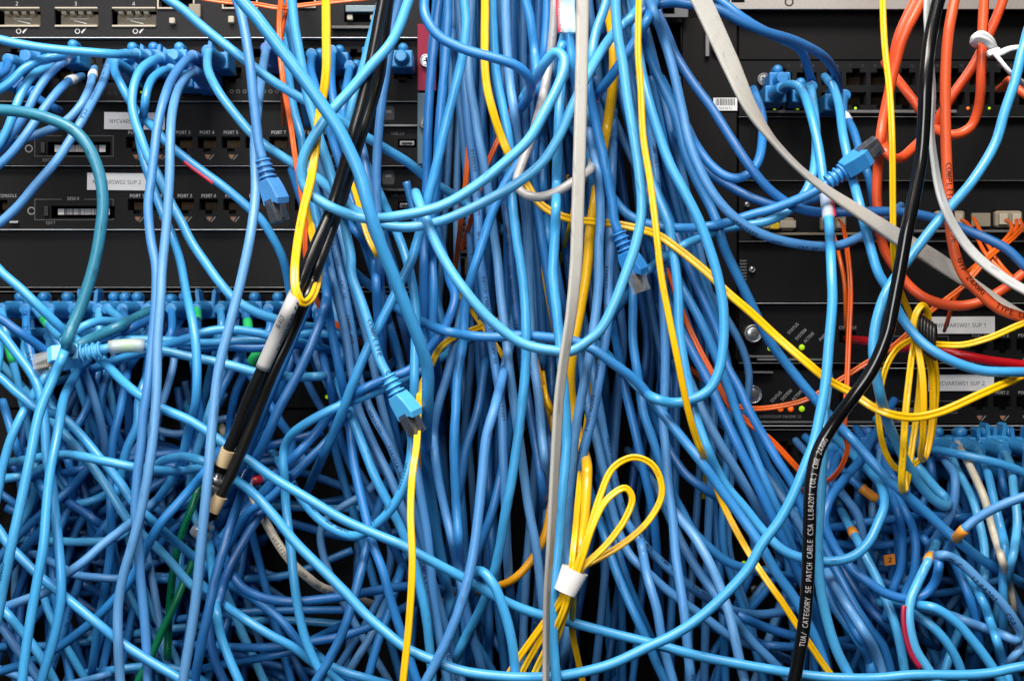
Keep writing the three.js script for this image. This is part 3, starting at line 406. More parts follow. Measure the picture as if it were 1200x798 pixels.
L 6 -  1215,20,15 1200,56 1190,96,15.5 1178,132 1168,166,15.5 1154,192 1136,218,16 1116,241 1096,264,16 1076,290,16 1058,314,16.5 1048,328 1036,350,17 1027,380,17 1024,410,17 1028,442,17 1037,482,16 1052,520,14 1072,558,13 1092,583,12.5 1108,593,12 1111,586,10.5 1098,573,9 1082,554,7.5 1070,540,6 | light blue cable sweeping from the white twist tie down through the tangle
M 5.5 s  990,112,5 990,134,8 1000,152,9 1009,180,10 1020,212,11 1025,242,10 1026,270,8
M 5.7 -  1016,526,6 1008,540,8.5 988,564,11 972,588,12.5 967,612,13 978,640,13 996,664,13.5 1018,682,14 1040,696 1066,702,14 1084,697,14 1096,683,14 1101,664,13.5 1098,650,11 1090,640,8
P 5.8 p  1090,660,10 1101,651,13 1112,652,14 1128,661,14.5 1150,682,14.5 1176,708 1190,728,14.5 1197,742,14 1192,750,13.5 1176,744,13 1160,738,12.5 1132,728,12 1114,721,11 1090,716,9 | scuffed periwinkle cable folded back on itself beside the white cable
L 5.7 -  1058,708,12 1074,709,14 1097,713,15 1121,729,15 1144,755,15 1161,778 1180,812,15
L 5.7 -  1060,712,10 1075,722,12.5 1096,737,13 1114,759,13 1126,783,13 1132,812,13
L 5.8 -  1098,638,10 1090,655,12.5 1078,679,14 1068,703,14.5 1066,726,15 1069,746,15 1075,764,15 1086,781,15 1104,812,15 | light blue cable with a narrow red flag stuck along it
L 5.6 -  998,620,10 1016,654,12 1028,678,12.5 1037,700,13 1047,724,13.5 1056,758,13.5 1064,812,13.5
P 5.7 p  952,640,11 968,668,13.5 986,699,14 1008,733,14.5 1026,763,14.5 1035,792,14.5 1036,812,14.5
M 5.7 -  950,650,11 964,680,13 980,714,13.5 1004,747,14 1018,772,14 1023,812,14
L 5.9 -  971,446,12 968,470,13.5 965,500,15.5 964,545,16 961,600,16.5 959,640,16.5 962,688,16.5 970,728,16.5 981,762,16.5 1004,812,16.5 | light blue cable hugging the black printed cable
M 5.5 -  966,640,9 980,668,10.5 998,702,11.5 1018,734,12 1036,758,12 1045,788,12 1048,812,12
D 5.5 -  980,650,7 996,680,8 1020,714,8.5 1044,738,8.5 1056,760,8
D 5.5 -  996,660,6 1008,684,7 1028,710,7.5 1046,728,7.5 1066,740,7
M 5.5 -  1034,560,7 1048,587,9 1056,612,10 1058,640,10.5 1056,668,10.5 1048,688,10 1040,720,9
M 5.5 -  1044,570,8 1060,597,9.5 1070,618,10.5 1074,642,11 1071,674,11 1062,694,10.5 1056,730,9
P 5.5 ps  1104,534,5.5 1112,545,8 1120,562,10.5 1118,592,11 1108,616,10.5 1092,640,9 1084,668,8
L 5.5 s  1116,534,5.5 1120,546,7.5 1140,584,10 1148,611,11 1154,640,11.5 1155,670,12 1150,696,11.5 1144,730,10
L 5.5 s  1148,528,5.5 1152,538,7.5 1159,557,9.5 1166,588,11 1172,612,11.5 1178,642,12 1176,680,12 1177,710,12 1176,740,11
L 5.6 s  1178,530,5.5 1186,548,8 1189,576,10.5 1193,608,11.5 1190,640,12 1183,672,12 1176,692,11.5 1166,730,10
P 5.7 -  1110,646,11 1122,630,13 1140,612,14 1166,596,14.5 1212,580,15
L 5.5 s  1086,528,5 1100,528,7 1124,532,9 1160,540,9.5 1190,549,9.5 1212,560,9
W 4.4 p  1122,518,2 1126,526,5 1132,536,8 1143,558,10 1155,586,11 1164,620,11.5 1172,646,12 1179,670,12 1186,700,11 1188,730,9 | dirty white printed cable hanging in the tangle of blue
P 5.4 -  976,566,8 990,582,9.5 1006,604,10 1012,630,10 1010,656,9.5 1013,684,9
M 5.4 -  992,556,6 1003,566,7.5 1026,584,8 1050,598,7
M 5.4 -  966,620,6 990,616,7.5 1030,610,7.5 1062,606,7
M 5.5 -  1112,646,9 1124,670,11 1136,698,12 1144,724,12 1150,760,11
L 5.5 -  1126,660,9 1140,684,11 1154,708,12 1162,731,12.5 1168,748,13 1178,778 1186,812,13
L 5.5 -  1140,712,8 1124,741,10 1108,786,11 1100,812,11
P 5.5 -  1212,738,13 1200,757,13 1182,779,13 1168,812,12.5
M 5.5 s  1034,530,5 1040,548,7 1054,570,8 1080,600,8.5 1120,606,8 1160,604,7
D 5.5 -  1080,640,6 1090,620,7 1110,606,7 1140,600,6
M 5.5 s  982,532,5 976,556,8 966,590,9 958,620,9
`;
// red, orange, yellow, black and grey ones; z marks a zip cord of two strands, r a flat ribbon (fourth number: its twist in degrees)
const SPECIAL = `
O 6.2 -  1086,-14,13 1074,14,13.5 1060,42,13.5 1050,75,13 1042,110,13 1034,150,12.5 1029,200,12 1029,250,11.5 1036,290,11.5 1050,314,11.5 1066,335,11.5 1084,349,12 1108,357,12 1132,358,12 1154,352,12 1178,338,12 1212,314,11.5 | red orange cable hanging in a wide loop above the upper label
O 6 -  1078,-14,12 1066,14,12.5 1053,44,12.5 1046,80,12 1041,120,12 1036,155,12 1040,180,12.5 1053,186,12.5 1072,172,12 1096,145,12 1118,110,12.5 1140,79,12.5 1160,40,12.5 1180,-14,12.5 | red orange cable curling round the yellow strip and up through the twist tie
O 6 p  1042,80,8 1056,98,10 1072,119,11 1084,136,11.5 1098,151,12 1118,158,12.5 1137,150,12.5 1147,128,13 1151,84,14 1152,40,14 1155,-14,14 | red orange printed cable held by the white twist tie
O 6.3 p  1122,-14,14.5 1118,6 1112,40,15 1109,80,15 1109,160,15 1111,210 1114,260,15 1120,298 1131,324,15 1150,344,15 1172,362 1214,376,15 | red orange printed cable hanging straight before the empty jacks
O 5.4 -  1216,118,9 1198,108,9 1186,94,8 1178,100,6
F 2.7 z  236,-2,9 262,2,9 300,5,9.5 326,9,9.5 356,6,9.5 390,2,9.5 430,-2,9.5 480,-8,9 | thin orange fiber crossing the top behind the yellow strip
F 3 z  330,-12,10 327,20,10 328,62,10.5 333,106,11 340,144,11 345,180,11.5 352,222,11.5 357,262,11.5 358,300,11.5 366,336,11 374,358,10 386,374,9 402,386,8 | orange fiber running down beside the twisted yellow strip
F 2.4 -  337,0,9 333,22,9 329,46,9 330,80,9.5
F 3 z  984,258,2 988,264,5 993,290,9 997,336,10.5 995,400,11 992,470,11.5 990,506,11.5 994,524,11.5 987,546,11 976,560,10 966,564,8 | orange zip fiber hanging through the black cable into the tangle
F 3 z  1197,258,2 1198,268,6 1183,283,9 1160,301,10 1131,334,10.5 1104,355,10.5 1080,374,10.5 1060,395,10.5 1040,411,10.5 1018,424,10.5 974,452,10 948,467,10 920,475,9.5 884,479,9 864,476,8.5 854,468,7 | orange zip fiber slanting behind the upper label down past the amber lights
F 2.4 -  1128,258,2 1134,262,5 1144,275,8 1157,299,9.5 1178,320,10 1212,346,10
F 2.4 -  1180,258,2 1186,264,5 1184,274,7.5 1172,287,9 1152,304,9.5 1136,318,9
F 2.4 -  968,262,2 976,272,5 984,300,8 990,330,8.5 992,380,8
F 2.4 -  1142,256,2 1147,266,6 1158,286,8.5 1170,306,9.5 1190,328,10 1214,344,10
F 2.4 -  1192,258,2 1190,270,6.5 1172,290,8.5 1146,312,9.5 1122,346,9.5 1110,380,8
F 3.4 z  788,330,7 800,366,9 817,404,10 837,441,10.5 857,477,11 876,494,11 905,517,11 937,551,11 962,574,9 | red orange zip fiber running inside the slanted blue bundle
F 3 z  552,120,6 549,170,7 546,210,7 540,260,6
F 3 z  594,140,6 580,172,7 572,190,7 560,230,6
R 5.4 p  994,397,-0.6 997,398,2 1006,399,4.5 1024,401,6.5 1052,408,7.5 1080,406,8.5 1104,411,9.5 1130,417,10 1162,423,10 1214,430,10 | glossy red printed cable running behind the black strap of the coil
Y 4.4 zp  382,-12,17 382,40 382,80,17 379,108 373,140,16.5 369,178,17 364,210,17.5 356,243,17.5 349,280 345,318,18 347,343,18 354,355,18 364,350,17.5 371,334,17 373,316,16 372,296,14 366,276,12 362,250,10 | yellow zip fiber making a small loop over the grey coax sleeve
Y 4.3 z  568,-12,13 568,40 568,76,13.5 571,104,13.5 578,132,13.5 588,162,13 602,192,12.5 618,217,12.5 630,236,13 646,248,13 670,257,13 696,260,12.5 730,264,12 770,275,13 790,288,13.5 812,305,14 832,322,14.5 852,342,15 880,366,15 910,394,15 940,420,15.5 972,446,15.5 1000,461,15.5 1022,476,16 1046,486,16.5 1072,489,16.5 1102,483,16.5 1150,462,16.5 1182,448,16 1214,436,16 | long yellow zip fiber slanting from the bundle past the screws and on
Y 5.6 -  714,20,9 719,50,10 719,92,10 713,140,9.5 704,190,10 698,232,11 692,268,11.5 688,316,12 679,368,12 671,412,12 668,448,11.5 672,482,11 680,516,11.5 687,540,13 688,556,14 684,612,16 676,660,17.5 | thick amber yellow cable down the middle of the bundle
Y 3.2 zp  694,440,5 688,490,8 682,540,12 677,590,15.6 673,634,17.4 669,672,18.2 | narrow yellow zip fiber entering the white wrap from behind the bundle
A 4.4 -  626,420,8 634,450,9 644,480,9 652,520,9 653,556,10 648,582,10.5 637,631,11 618,663,11 600,680,11 584,687,10.5 566,692,9 | amber cable end curving out beside the grey flat cable
Y 2.6 -  648,270,7 637,310,9 644,360,9 650,390,8
Y 2.4 -  716,120,8 700,180,9 676,230,9 668,262,9
Y 3.6 z  556,386,8 540,392,10 526,399,11 514,410,12 505,428,12.5 494,452,13.5 490,484,15 488,522,16.5 483,558,17.5 481,600,18 483,660,18.5 479,731,18.5 471,812,18.5 | yellow zip fiber hanging straight down before the blue strands
A 3 -  488,470,9 492,500,10 493,530,10 490,570,9
Y 2.8 z  412,214,10 420,240,11 426,264,12 431,279,12 438,293,12 446,308,11 460,330,9
Y 2.6 z  572,392,8 583,407,9 590,420,9 596,440,8
Y 2.4 -  637,440,8 641,470,10 647,486,9 650,510,8
Y 3.4 zp  749,-12,17 748,60,17 751,102 754,160,17 762,212 768,260,17.5 775,322,17.5 784,370 794,420,17.5 806,478,17 815,510,16.5 826,538,15 836,562,14.2 848,592,14.2 860,616,14.5 874,641,15 892,670,16 916,704,16.5 938,738,16.5 960,771,16.5 986,812,16 | yellow zip fiber slanting down the bundle and under two blue cables
Y 3.4 z  1035,-12,15 1036,30 1038,60,15 1043,105 1046,160,15 1047,240,14.5 1048,300,14 1053,332,13 1061,354,12.5 1070,374,12 1080,392,12 | yellow zip fiber hanging straight down into the yellow coil
Y 3.4 z  1084,402,13 1104,404,14 1130,404,14.5 1160,396,15 1214,375,15 | yellow zip fiber leaving the black strap toward the edge
B 6.6 p  1104,-14,18 1098,10 1091,44,18 1086,90,18.5 1083,150 1080,186,18.5 1072,230 1063,272,19 1056,312,19 1048,354,19 1040,392,19 1023,432,19 1002,463,19 976,499,18.5 959,530,18.5 951,568,19 949,620,19 947,680,19 943,730,19 937,768,19 929,812,19 | black printed cable winding from the silver appliance down to the bottom
C 6 -  450,-14,17 443,30,17 434,76 424,120,17 412,162,17 400,206,16.5 386,250,16.5 370,287,17 357,318,17.5 343,352,18 326,390,18 308,430,17.8 290,470,17.4 276,506,17 266,530,16.8 | black coax cable with a grey printed sleeve and a tan ferrule
C 6 -  455,-14,15.5 450,40,15.5 444,90 432,132,15.5 421,164,16 408,208,15.5 394,252,16 380,290,16.5 366,328,17 353,362,17.2 338,396,17.2 322,430,17.4 304,474,17 288,514,16.9 272,552,16.7 256,584,16.6 | black coax cable ending in a shiny metal twist connector
V 6.2 r  683,-14,20,0 682,60,20,0 680,150,20,0 677,250,20,5 675,310,20,10 669,370,20,35 661,420,20,45 655,470,20,45 652,520,20,45 649,570,20,52 645,640,20,60 641,700,19.5,66 640,760,19,68 640,812,19,68 | flat grey cable hanging in front of the blue bundle
V 10 r  812,-20,18,0 824,4,18,0 836,30,18,5 856,74,18,15 880,126,18,40 906,164,17.5,64 940,200,17,66 975,227,16.5,55 1010,250,16,42 1050,276,15,26 1100,306,14,22 1140,333,13.8,44 1180,358,13.4,60 1214,376,13,70 | flat grey ribbon cable slanting behind the black printed cable
U 6.4 r  1089,-14,17,30 1089,20,17,30 1090,60,16.5,50 1094,110,16,60 1092,150,16,60 1095,184,16,50 1103,228,16,40 1118,264,16,35 1140,295,16,30 1172,322,16,35 1214,346,16,40 | pale grey flat cable curving out from behind the black printed cable
`;
// ------------------------------------------------------------------ parse, add the buried strands, sort the crossings in depth
const list = [];
function parse(text) {
  for (const line of text.trim().split('\n')) {
    let [body, label] = line.split('|').map(s => s.trim());
    const t = body.split(/\s+/), c = { col: t[0], d: +t[1] / 1000 * ('LMPD'.includes(t[0]) && t[1] < 6.2 ? 0.87 : t[0] === 'O' ? 0.87 : 1), flags: t[2] === '-' ? '' : t[2], label, pts: [] };
    for (const s of t.slice(3)) { if (/^[a-zA-Z]$/.test(s)) { c.flags += s; continue; } const v = s.split(',').map(Number); c.pts.push({ x: v[0], y: v[1], z: v.length > 2 ? v[2] / 100 : null, tw: v[3] || 0 }); }
    fillDepth(c.pts); list.push(c);
  }
}
function fillDepth(p) {
  if (p[0].z === null) p[0].z = 0.1; let last = 0;
  for (let i = 1; i < p.length; i++) if (p[i].z !== null) { for (let k = last + 1; k < i; k++) p[k].z = p[last].z + (p[i].z - p[last].z) * (k - last) / (i - last); last = i; }
  for (let k = last + 1; k < p.length; k++) p[k].z = p[last].z;
}
parse(CABLES); parse(SPECIAL);
const tracedCount = list.length;
const insideFrame = (p) => p.x > 2 && p.x < 1198 && p.y > 2 && p.y < 796;
for (const c of list) if (!/[RBC]/.test(c.col)) {      // an end that leaves sight in the tangle turns back into it
  for (const end of [0, 1]) {
    if ((end ? /e/ : /[sE]/).test(c.flags)) continue;
    const n = c.pts.length, a = c.pts[end ? n - 1 : 0], b = c.pts[end ? n - 2 : 1]; if (!insideFrame(a) || a.z < 0.03) continue;
    const q = (a.x < 330 && a.y < 330) || (a.x > 860 && a.y < 470) ? 0.12 : 1, l = (Math.hypot(a.x - b.x, a.y - b.y) || 1) / q, ux = (a.x - b.x) / l, uy = (a.y - b.y) / l;
    const e = [{ x: a.x + ux * 20, y: a.y + uy * 20, z: a.z * 0.74, tw: a.tw }, { x: a.x + ux * 44, y: a.y + uy * 44, z: a.z * 0.4, tw: a.tw }, { x: a.x + ux * 66, y: a.y + uy * 66, z: 0.012, tw: a.tw }];
    end ? c.pts.push(...e) : c.pts.unshift(...e.reverse());
  }
}
// strands that show only in the gaps: behind the bundle, under the plug rows
const pick = (a) => a[Math.floor(rand() * a.length)], U = (a, b) => a + (b - a) * rand();
function buried(col, flags, pts, zone) { fillDepth(pts); list.push({ col, d: U(0.0044, 0.005), flags, pts, zone }); }
for (let i = 0; i < 34; i++) {                    // bundle
  const t = (i + rand()) / 34, x0 = 506 + t * 250, x1 = 500 + t * 330 + U(-25, 25), x2 = 492 + t * 330 + U(-40, 40), z = U(0.5, 6.5) / 100, pts = [];
  const ph = U(0, 6), am = U(2, 7);
  for (let y = -12; y <= 812; y += 68) { const v = y / 800, x = v < 0.5 ? x0 + (x1 - x0) * v * 2 : x1 + (x2 - x1) * (v - 0.5) * 2; pts.push({ x: x + am * Math.sin(ph + v * 7), y, z: z + 0.008 * Math.sin(ph * 2 + v * 5), tw: 0 }); }
  buried(pick('DDMPDM'), pick(['t', 'tp', '', 't']), pts, 'bundle');
}
for (let i = 0; i < 9; i++) {                    // slanted part of the bundle
  const x0 = U(690, 800), x1 = U(780, 900), x2 = U(840, 965), x3 = U(830, 960), z = U(3, 8) / 100;
  buried(pick('DDMPM'), pick(['t', '', 'p']), [{ x: x0, y: 90, z }, { x: x0 + (x1 - x0) * 0.45 + U(-8, 8), y: 260, z: null }, { x: x1, y: 430, z: null }, { x: (x1 + x2) / 2 + U(-10, 10), y: 530, z: null }, { x: x2, y: 640, z }, { x: (x2 + x3) / 2, y: 720, z: null }, { x: x3, y: 812, z }].map(p => ({ tw: 0, ...p })), 'slant');
}
for (let i = 0; i < 30; i++) {                    // under the plug row of the NYCVARSW02 rack
  const row = i % 2, x0 = 1.25 + Math.floor(i / 2) * 28.5 - (row ? 0 : 0), y0 = row ? 394 : 362, x1 = x0 + U(-70, 70), x2 = x1 + U(-110, 110), x3 = x2 + U(-90, 90), z = U(2.5, 7.5) / 100;
  buried(pick('MDMLDP'), 's' + pick(['', 'p', '']), [{ x: x0, y: y0, z: 0.05 }, { x: x0 + U(-4, 4), y: y0 + U(22, 34), z: 0.068 }, { x: (x0 + x1) / 2 + U(-12, 12), y: y0 + 95, z: z + 0.012 }, { x: x1, y: U(520, 580), z }, { x: x2, y: U(610, 690), z }, { x: x3, y: 812, z }].map(p => ({ tw: 0, ...p })), 'left');
}
for (let i = 0; i < 18; i++) {                    // sideways ones there
  const y0 = U(480, 800), y1 = y0 + U(-90, 90), z = U(2, 6.5) / 100, x0 = U(-40, 190), x1 = x0 + U(150, 360);
  buried(pick('MDMLDP'), '', [{ x: x0, y: y0, z }, { x: x0 + (x1 - x0) * 0.35, y: y0 + (y1 - y0) * 0.3 + U(-25, 25), z: z + 0.01 }, { x: x0 + (x1 - x0) * 0.7, y: y0 + (y1 - y0) * 0.7 + U(-25, 25), z }, { x: x1, y: y1, z: z - 0.006 }].map(p => ({ tw: 0, ...p })), 'left');
}
for (let i = 0; i < 18; i++) {                    // under the plug row of the NYCVARSW01 rack
  const row = i % 2, x0 = 890.5 + 28.5 * (3 + Math.floor(i / 2)), y0 = row ? 556 : 526, x1 = x0 + U(-50, 50), x2 = x1 + U(-70, 90), z = U(2.5, 7) / 100;
  buried(pick('MDMLDP'), 's' + pick(['', 'p', '']), [{ x: x0, y: y0, z: 0.05 }, { x: x0 + U(-4, 4), y: y0 + U(20, 30), z: 0.066 }, { x: (x0 + x1) / 2 + U(-14, 14), y: y0 + 75, z: z + 0.01 }, { x: x1, y: U(660, 720), z }, { x: x2, y: 812, z }].map(p => ({ tw: 0, ...p })), 'right');
}
for (let i = 0; i < 8; i++) {
  const y0 = U(590, 790), y1 = y0 + U(-60, 60), z = U(2, 6) / 100, x0 = U(860, 1040), x1 = x0 + U(110, 220);
  buried(pick('MDMLD'), '', [{ x: x0, y: y0, z }, { x: (x0 + x1) / 2, y: (y0 + y1) / 2 + U(-30, 30), z: z + 0.008 }, { x: x1, y: y1, z }].map(p => ({ tw: 0, ...p })), 'right');
}
for (let i = 0; i < 4; i++) {                    // between the coax pair and the bundle
  const x0 = U(360, 480), x1 = x0 + U(0, 60), x2 = x1 + U(-60, 60), x3 = x2 + U(-30, 90), z = U(2, 6) / 100;
  buried(pick('MDMPD'), pick(['t', 'p', '']), [{ x: x0, y: U(200, 330), z }, { x: x1, y: 420, z: z + 0.01 }, { x: (x1 + x2) / 2, y: 530, z }, { x: x2, y: 660, z }, { x: x3, y: 812, z }].map(p => ({ tw: 0, ...p })), 'mid');
}
// cables go on beyond the frame; the unseen tops also shade the bundle
for (const c of list) for (const end of [0, 1]) {
  const n = c.pts.length, a = c.pts[end ? n - 1 : 0], b = c.pts[end ? n - 2 : 1], add = [];
  if (a.y <= -8 && b.y > a.y) for (let k = 1; k <= 4; k++) add.push({ x: a.x + (a.x - b.x) / (b.y - a.y) * -70 * -1 * Math.min(1, 0.5) * k * 0.4 + 6 * Math.sin(k * 2 + a.x), y: a.y - 80 * k, z: a.z, tw: a.tw });
  else if (a.y >= 806 && b.y < a.y) for (let k = 1; k <= 2; k++) add.push({ x: a.x + (a.x - b.x) * 0.5 * k, y: a.y + 70 * k, z: a.z, tw: a.tw });
  else if (a.x <= -8 || a.x >= 1206) add.push({ x: a.x + Math.sign(a.x - 600) * 60, y: a.y + (a.y - b.y) * 0.5 + 10, z: a.z, tw: a.tw });
  if (add.length) end ? c.pts.push(...add) : c.pts.unshift(...add.reverse());
}
const soloCount = list.length;
for (let i = 0; i < 96; i++) {                    // the mass nobody could count, deepest of all
  const k = i % 3, z = U(0.9, 4.2) / 100;
  if (k === 0) { const x = U(-10, 300), y = U(430, 560), w = U(-110, 60); buried(pick('MDDP'), '', [{ x, y, z }, { x: x + w * 0.4 + U(-20, 20), y: y + 110, z: z + 0.008 }, { x: x + w, y: y + 220, z }, { x: x + w + U(-60, 60), y: 830, z }].map(p => ({ tw: 0, ...p }))); }
  else if (k === 1) { const x = U(-30, 170), y = U(460, 790), e = y + U(-110, 110), w = U(120, 260); buried(pick('MDDP'), '', [{ x, y, z }, { x: x + w * 0.5, y: (y + e) / 2 + U(-35, 35), z: z + 0.008 }, { x: x + w, y: e, z }].map(p => ({ tw: 0, ...p }))); }
  else { const x = U(930, 1210), y = U(560, 620), w = U(-90, 90); buried(pick('MDDP'), '', [{ x, y, z }, { x: x + w * 0.4 + U(-20, 20), y: y + 80, z: z + 0.008 }, { x: x + w, y: y + 150, z }, { x: x + w + U(-50, 50), y: 830, z }].map(p => ({ tw: 0, ...p }))); }
}
// sample every cable along its curve in (x, y, depth)
const A = { x: [], y: [], z: [], z0: [], r: [], c: [], pin: [] };
list.forEach((c, ci) => {
  const P = c.pts.map(p => new THREE.Vector3(p.x, p.y, p.z * 1000 * 2)), curve = new THREE.CatmullRomCurve3(P, false, 'centripetal');
  const n = Math.max(8, Math.round(curve.getLength() / 6)); c.i0 = A.x.length; c.n = n + 1;
  curve.arcLengthDivisions = n * 4;
  const v = new THREE.Vector3(); c.tw = []; c.par = [];
  for (let i = 0; i <= n; i++) {
    const t = curve.getUtoTmapping(i / n); curve.getPoint(t, v); c.par.push(t * (P.length - 1));
    const k = Math.min(P.length - 2, Math.floor(t * (P.length - 1))), f = t * (P.length - 1) - k; c.tw.push(c.pts[k].tw + (c.pts[k + 1].tw - c.pts[k].tw) * f);
    A.x.push(v.x); A.y.push(v.y); A.z.push(v.z / 2000); A.z0.push(v.z / 2000); A.c.push(ci);
    A.r.push(c.flags.includes('r') ? c.d * 0.3 : c.flags.includes('z') ? c.d * 0.36 : c.d / 2);
    A.pin.push((c.flags.includes('s') && i < 3) || (/F/.test(c.col) && c.pts[0].z < 0.03 && i < 3) ? 0 : 1);
  }
});
{ // where two cables cross, the nearer one is lifted and the farther one pressed back until they just touch
  const N = A.x.length, CELL = 16, grid = new Map(), Z = Float64Array.from(A.z), key = (i, j) => i * 4096 + j + 200000;
  for (let i = 0; i < N; i++) { const k = key(Math.floor(A.x[i] / CELL), Math.floor(A.y[i] / CELL)); if (!grid.has(k)) grid.set(k, []); grid.get(k).push(i); }
  const pairs = [];
  for (let i = 0; i < N; i++) {
    const gx = Math.floor(A.x[i] / CELL), gy = Math.floor(A.y[i] / CELL);
    for (let a = -1; a <= 1; a++) for (let b = -1; b <= 1; b++) for (const j of grid.get(key(gx + a, gy + b)) || []) {
      if (j <= i || A.c[i] === A.c[j]) continue;
      const dx = A.x[i] - A.x[j], dy = A.y[i] - A.y[j], sc = S * (1 - (A.z[i] + A.z[j]) / 2 / D), dd = (dx * dx + dy * dy) * sc * sc, rr = A.r[i] + A.r[j];
      if (dd < rr * rr) { const need = Math.sqrt(rr * rr - dd) * 1.02, o = A.z0[i] - A.z0[j]; pairs.push([i, j, need, Math.abs(o) > 1e-6 ? Math.sign(o) : A.c[i] > A.c[j] ? 1 : -1]); }
    }
  }
  const dz = new Float64Array(N), ct = new Float64Array(N), tmp = new Float64Array(N);
  for (let it = 0; it < 140; it++) {
    dz.fill(0); ct.fill(0);
    for (const [i, j, need, s] of pairs) { const gap = need - s * (Z[i] - Z[j]); if (gap > 0) { const q = gap * 0.5; dz[i] += s * q * A.pin[i]; ct[i]++; dz[j] -= s * q * A.pin[j]; ct[j]++; } }
    for (let i = 0; i < N; i++) if (ct[i]) dz[i] /= Math.max(1, ct[i] * 0.6);
    for (let sm = 0; sm < 6; sm++) { for (const c of list) for (let k = 0; k < c.n; k++) { const i = c.i0 + k, l = k ? i - 1 : i, r = k < c.n - 1 ? i + 1 : i; tmp[i] = (dz[l] + 2 * dz[i] + dz[r]) / 4 * A.pin[i]; } dz.set(tmp); }
    for (let i = 0; i < N; i++) { Z[i] += dz[i] * 1.25; Z[i] = Math.max(A.pin[i] ? A.r[i] + 0.004 : 0.0, Math.min(0.235, Z[i])); }
    for (const c of list) if (it % 3 === 2) for (let k = 1; k < c.n - 1; k++) { const i = c.i0 + k; if (A.pin[i]) Z[i] += 0.2 * ((Z[i - 1] + Z[i + 1]) / 2 - Z[i]); }
  }
  let bad = 0; for (const [i, j, need, s] of pairs) if (need - s * (Z[i] - Z[j]) > 0.0012) bad++;
  console.log('cables', list.length, 'traced', tracedCount, 'samples', N, 'pairs', pairs.length, 'still pressed', bad);
  A.z = Z;
}
// ------------------------------------------------------------------ materials of the cables
function jacketPrint(text, ink, seed, scuff, size = 17) {      // 0.36 m of jacket, once round: grain, rubbed patches and the printed legend
  const c = document.createElement('canvas'); c.width = 2048; c.height = 96; const g = c.getContext('2d'), r = rng(seed);
  g.fillStyle = '#f2f2f2'; g.fillRect(0, 0, 2048, 96);
  for (let i = 0; i < 2600; i++) { const v = r(); g.fillStyle = v > 0.5 ? 'rgba(255,255,255,0.10)' : 'rgba(30,40,60,0.05)'; g.fillRect(r() * 2048, r() * 96, 2 + r() * 16, 1 + r() * 3); }
  for (let i = 0; i < scuff; i++) { g.fillStyle = r() > 0.45 ? 'rgba(40,45,60,' + (0.05 + r() * 0.16) + ')' : 'rgba(255,255,255,' + (0.15 + r() * 0.3) + ')'; g.beginPath(); g.ellipse(r() * 2048, r() * 96, 2 + r() * 22, 1 + r() * 4, r() * 0.6 - 0.3, 0, 6.3); g.fill(); }
  if (text) { g.fillStyle = ink; g.font = (size > 15 ? 'bold ' : '') + size + 'px monospace'; g.textBaseline = 'middle'; let x = 20; for (const s of text) { g.fillText(s, x, 48 + (r() - 0.5) * 2); x += g.measureText(s).width + 46; if (x > 1900) break; } }
  const t = new THREE.CanvasTexture(c); t.colorSpace = THREE.SRGBColorSpace; t.wrapS = t.wrapT = THREE.RepeatWrapping; t.anisotropy = 8; return t;
}
const dirtyMap = jacketPrint(null, '', 13, 420), plainMaps = [jacketPrint(null, '', 11, 26), jacketPrint(null, '', 12, 60)];
const inkMaps = [jacketPrint(['VERIFIED', 'UTP', 'CAT.5E', '24AWG 4PR', 'CMR (UL)', 'ETL VERIFIED', 'TIA/EIA-568-B.2'], 'rgba(10,14,36,0.95)', 21, 30), jacketPrint(['COMPLITE', 'CAT5E', 'UTP 24AWG', 'TYPE CM', '75 C', 'LL84201', 'CSA'], 'rgba(14,26,70,0.88)', 22, 30, 24), jacketPrint(['E188630', 'C(UL) CMR', '4PR 24AWG', 'PATCH CABLE', 'CATEGORY 5E', 'ISO/IEC 11801'], 'rgba(22,26,44,0.85)', 23, 60)];
const paleInk = jacketPrint(['ETL VERIFIED', 'CATEGORY 5E', 'UTP', '24AWG 4PR', 'TIA/EIA'], 'rgba(255,255,255,0.9)', 24, 30);
const tinyInk = jacketPrint(['E188630 CSA', 'OFNR', '62.5/125', 'OFNR FT4', 'ETL'], 'rgba(40,26,10,0.75)', 25, 20, 13);
const blackMap = (() => { const c = document.createElement('canvas'); c.width = 2048; c.height = 96; const g = c.getContext('2d'); g.fillStyle = '#0c0c0e'; g.fillRect(0, 0, 2048, 96); const r = rng(31); for (let i = 0; i < 400; i++) { g.fillStyle = 'rgba(120,120,130,' + r() * 0.10 + ')'; g.fillRect(r() * 2048, r() * 96, 2 + r() * 14, 1 + r() * 2); } g.fillStyle = '#b2b2b6'; g.font = '17.5px monospace'; g.textBaseline = 'middle'; g.save(); g.translate(1890, 48); g.rotate(Math.PI); g.fillText('TUA/ CATEGORY 5E PATCH CABLE CSA LL84201 (UL) CMR 24AWG', 0, 0); g.restore(); const t = new THREE.CanvasTexture(c); t.colorSpace = THREE.SRGBColorSpace; t.wrapS = t.wrapT = THREE.RepeatWrapping; t.anisotropy = 8; return t; })();
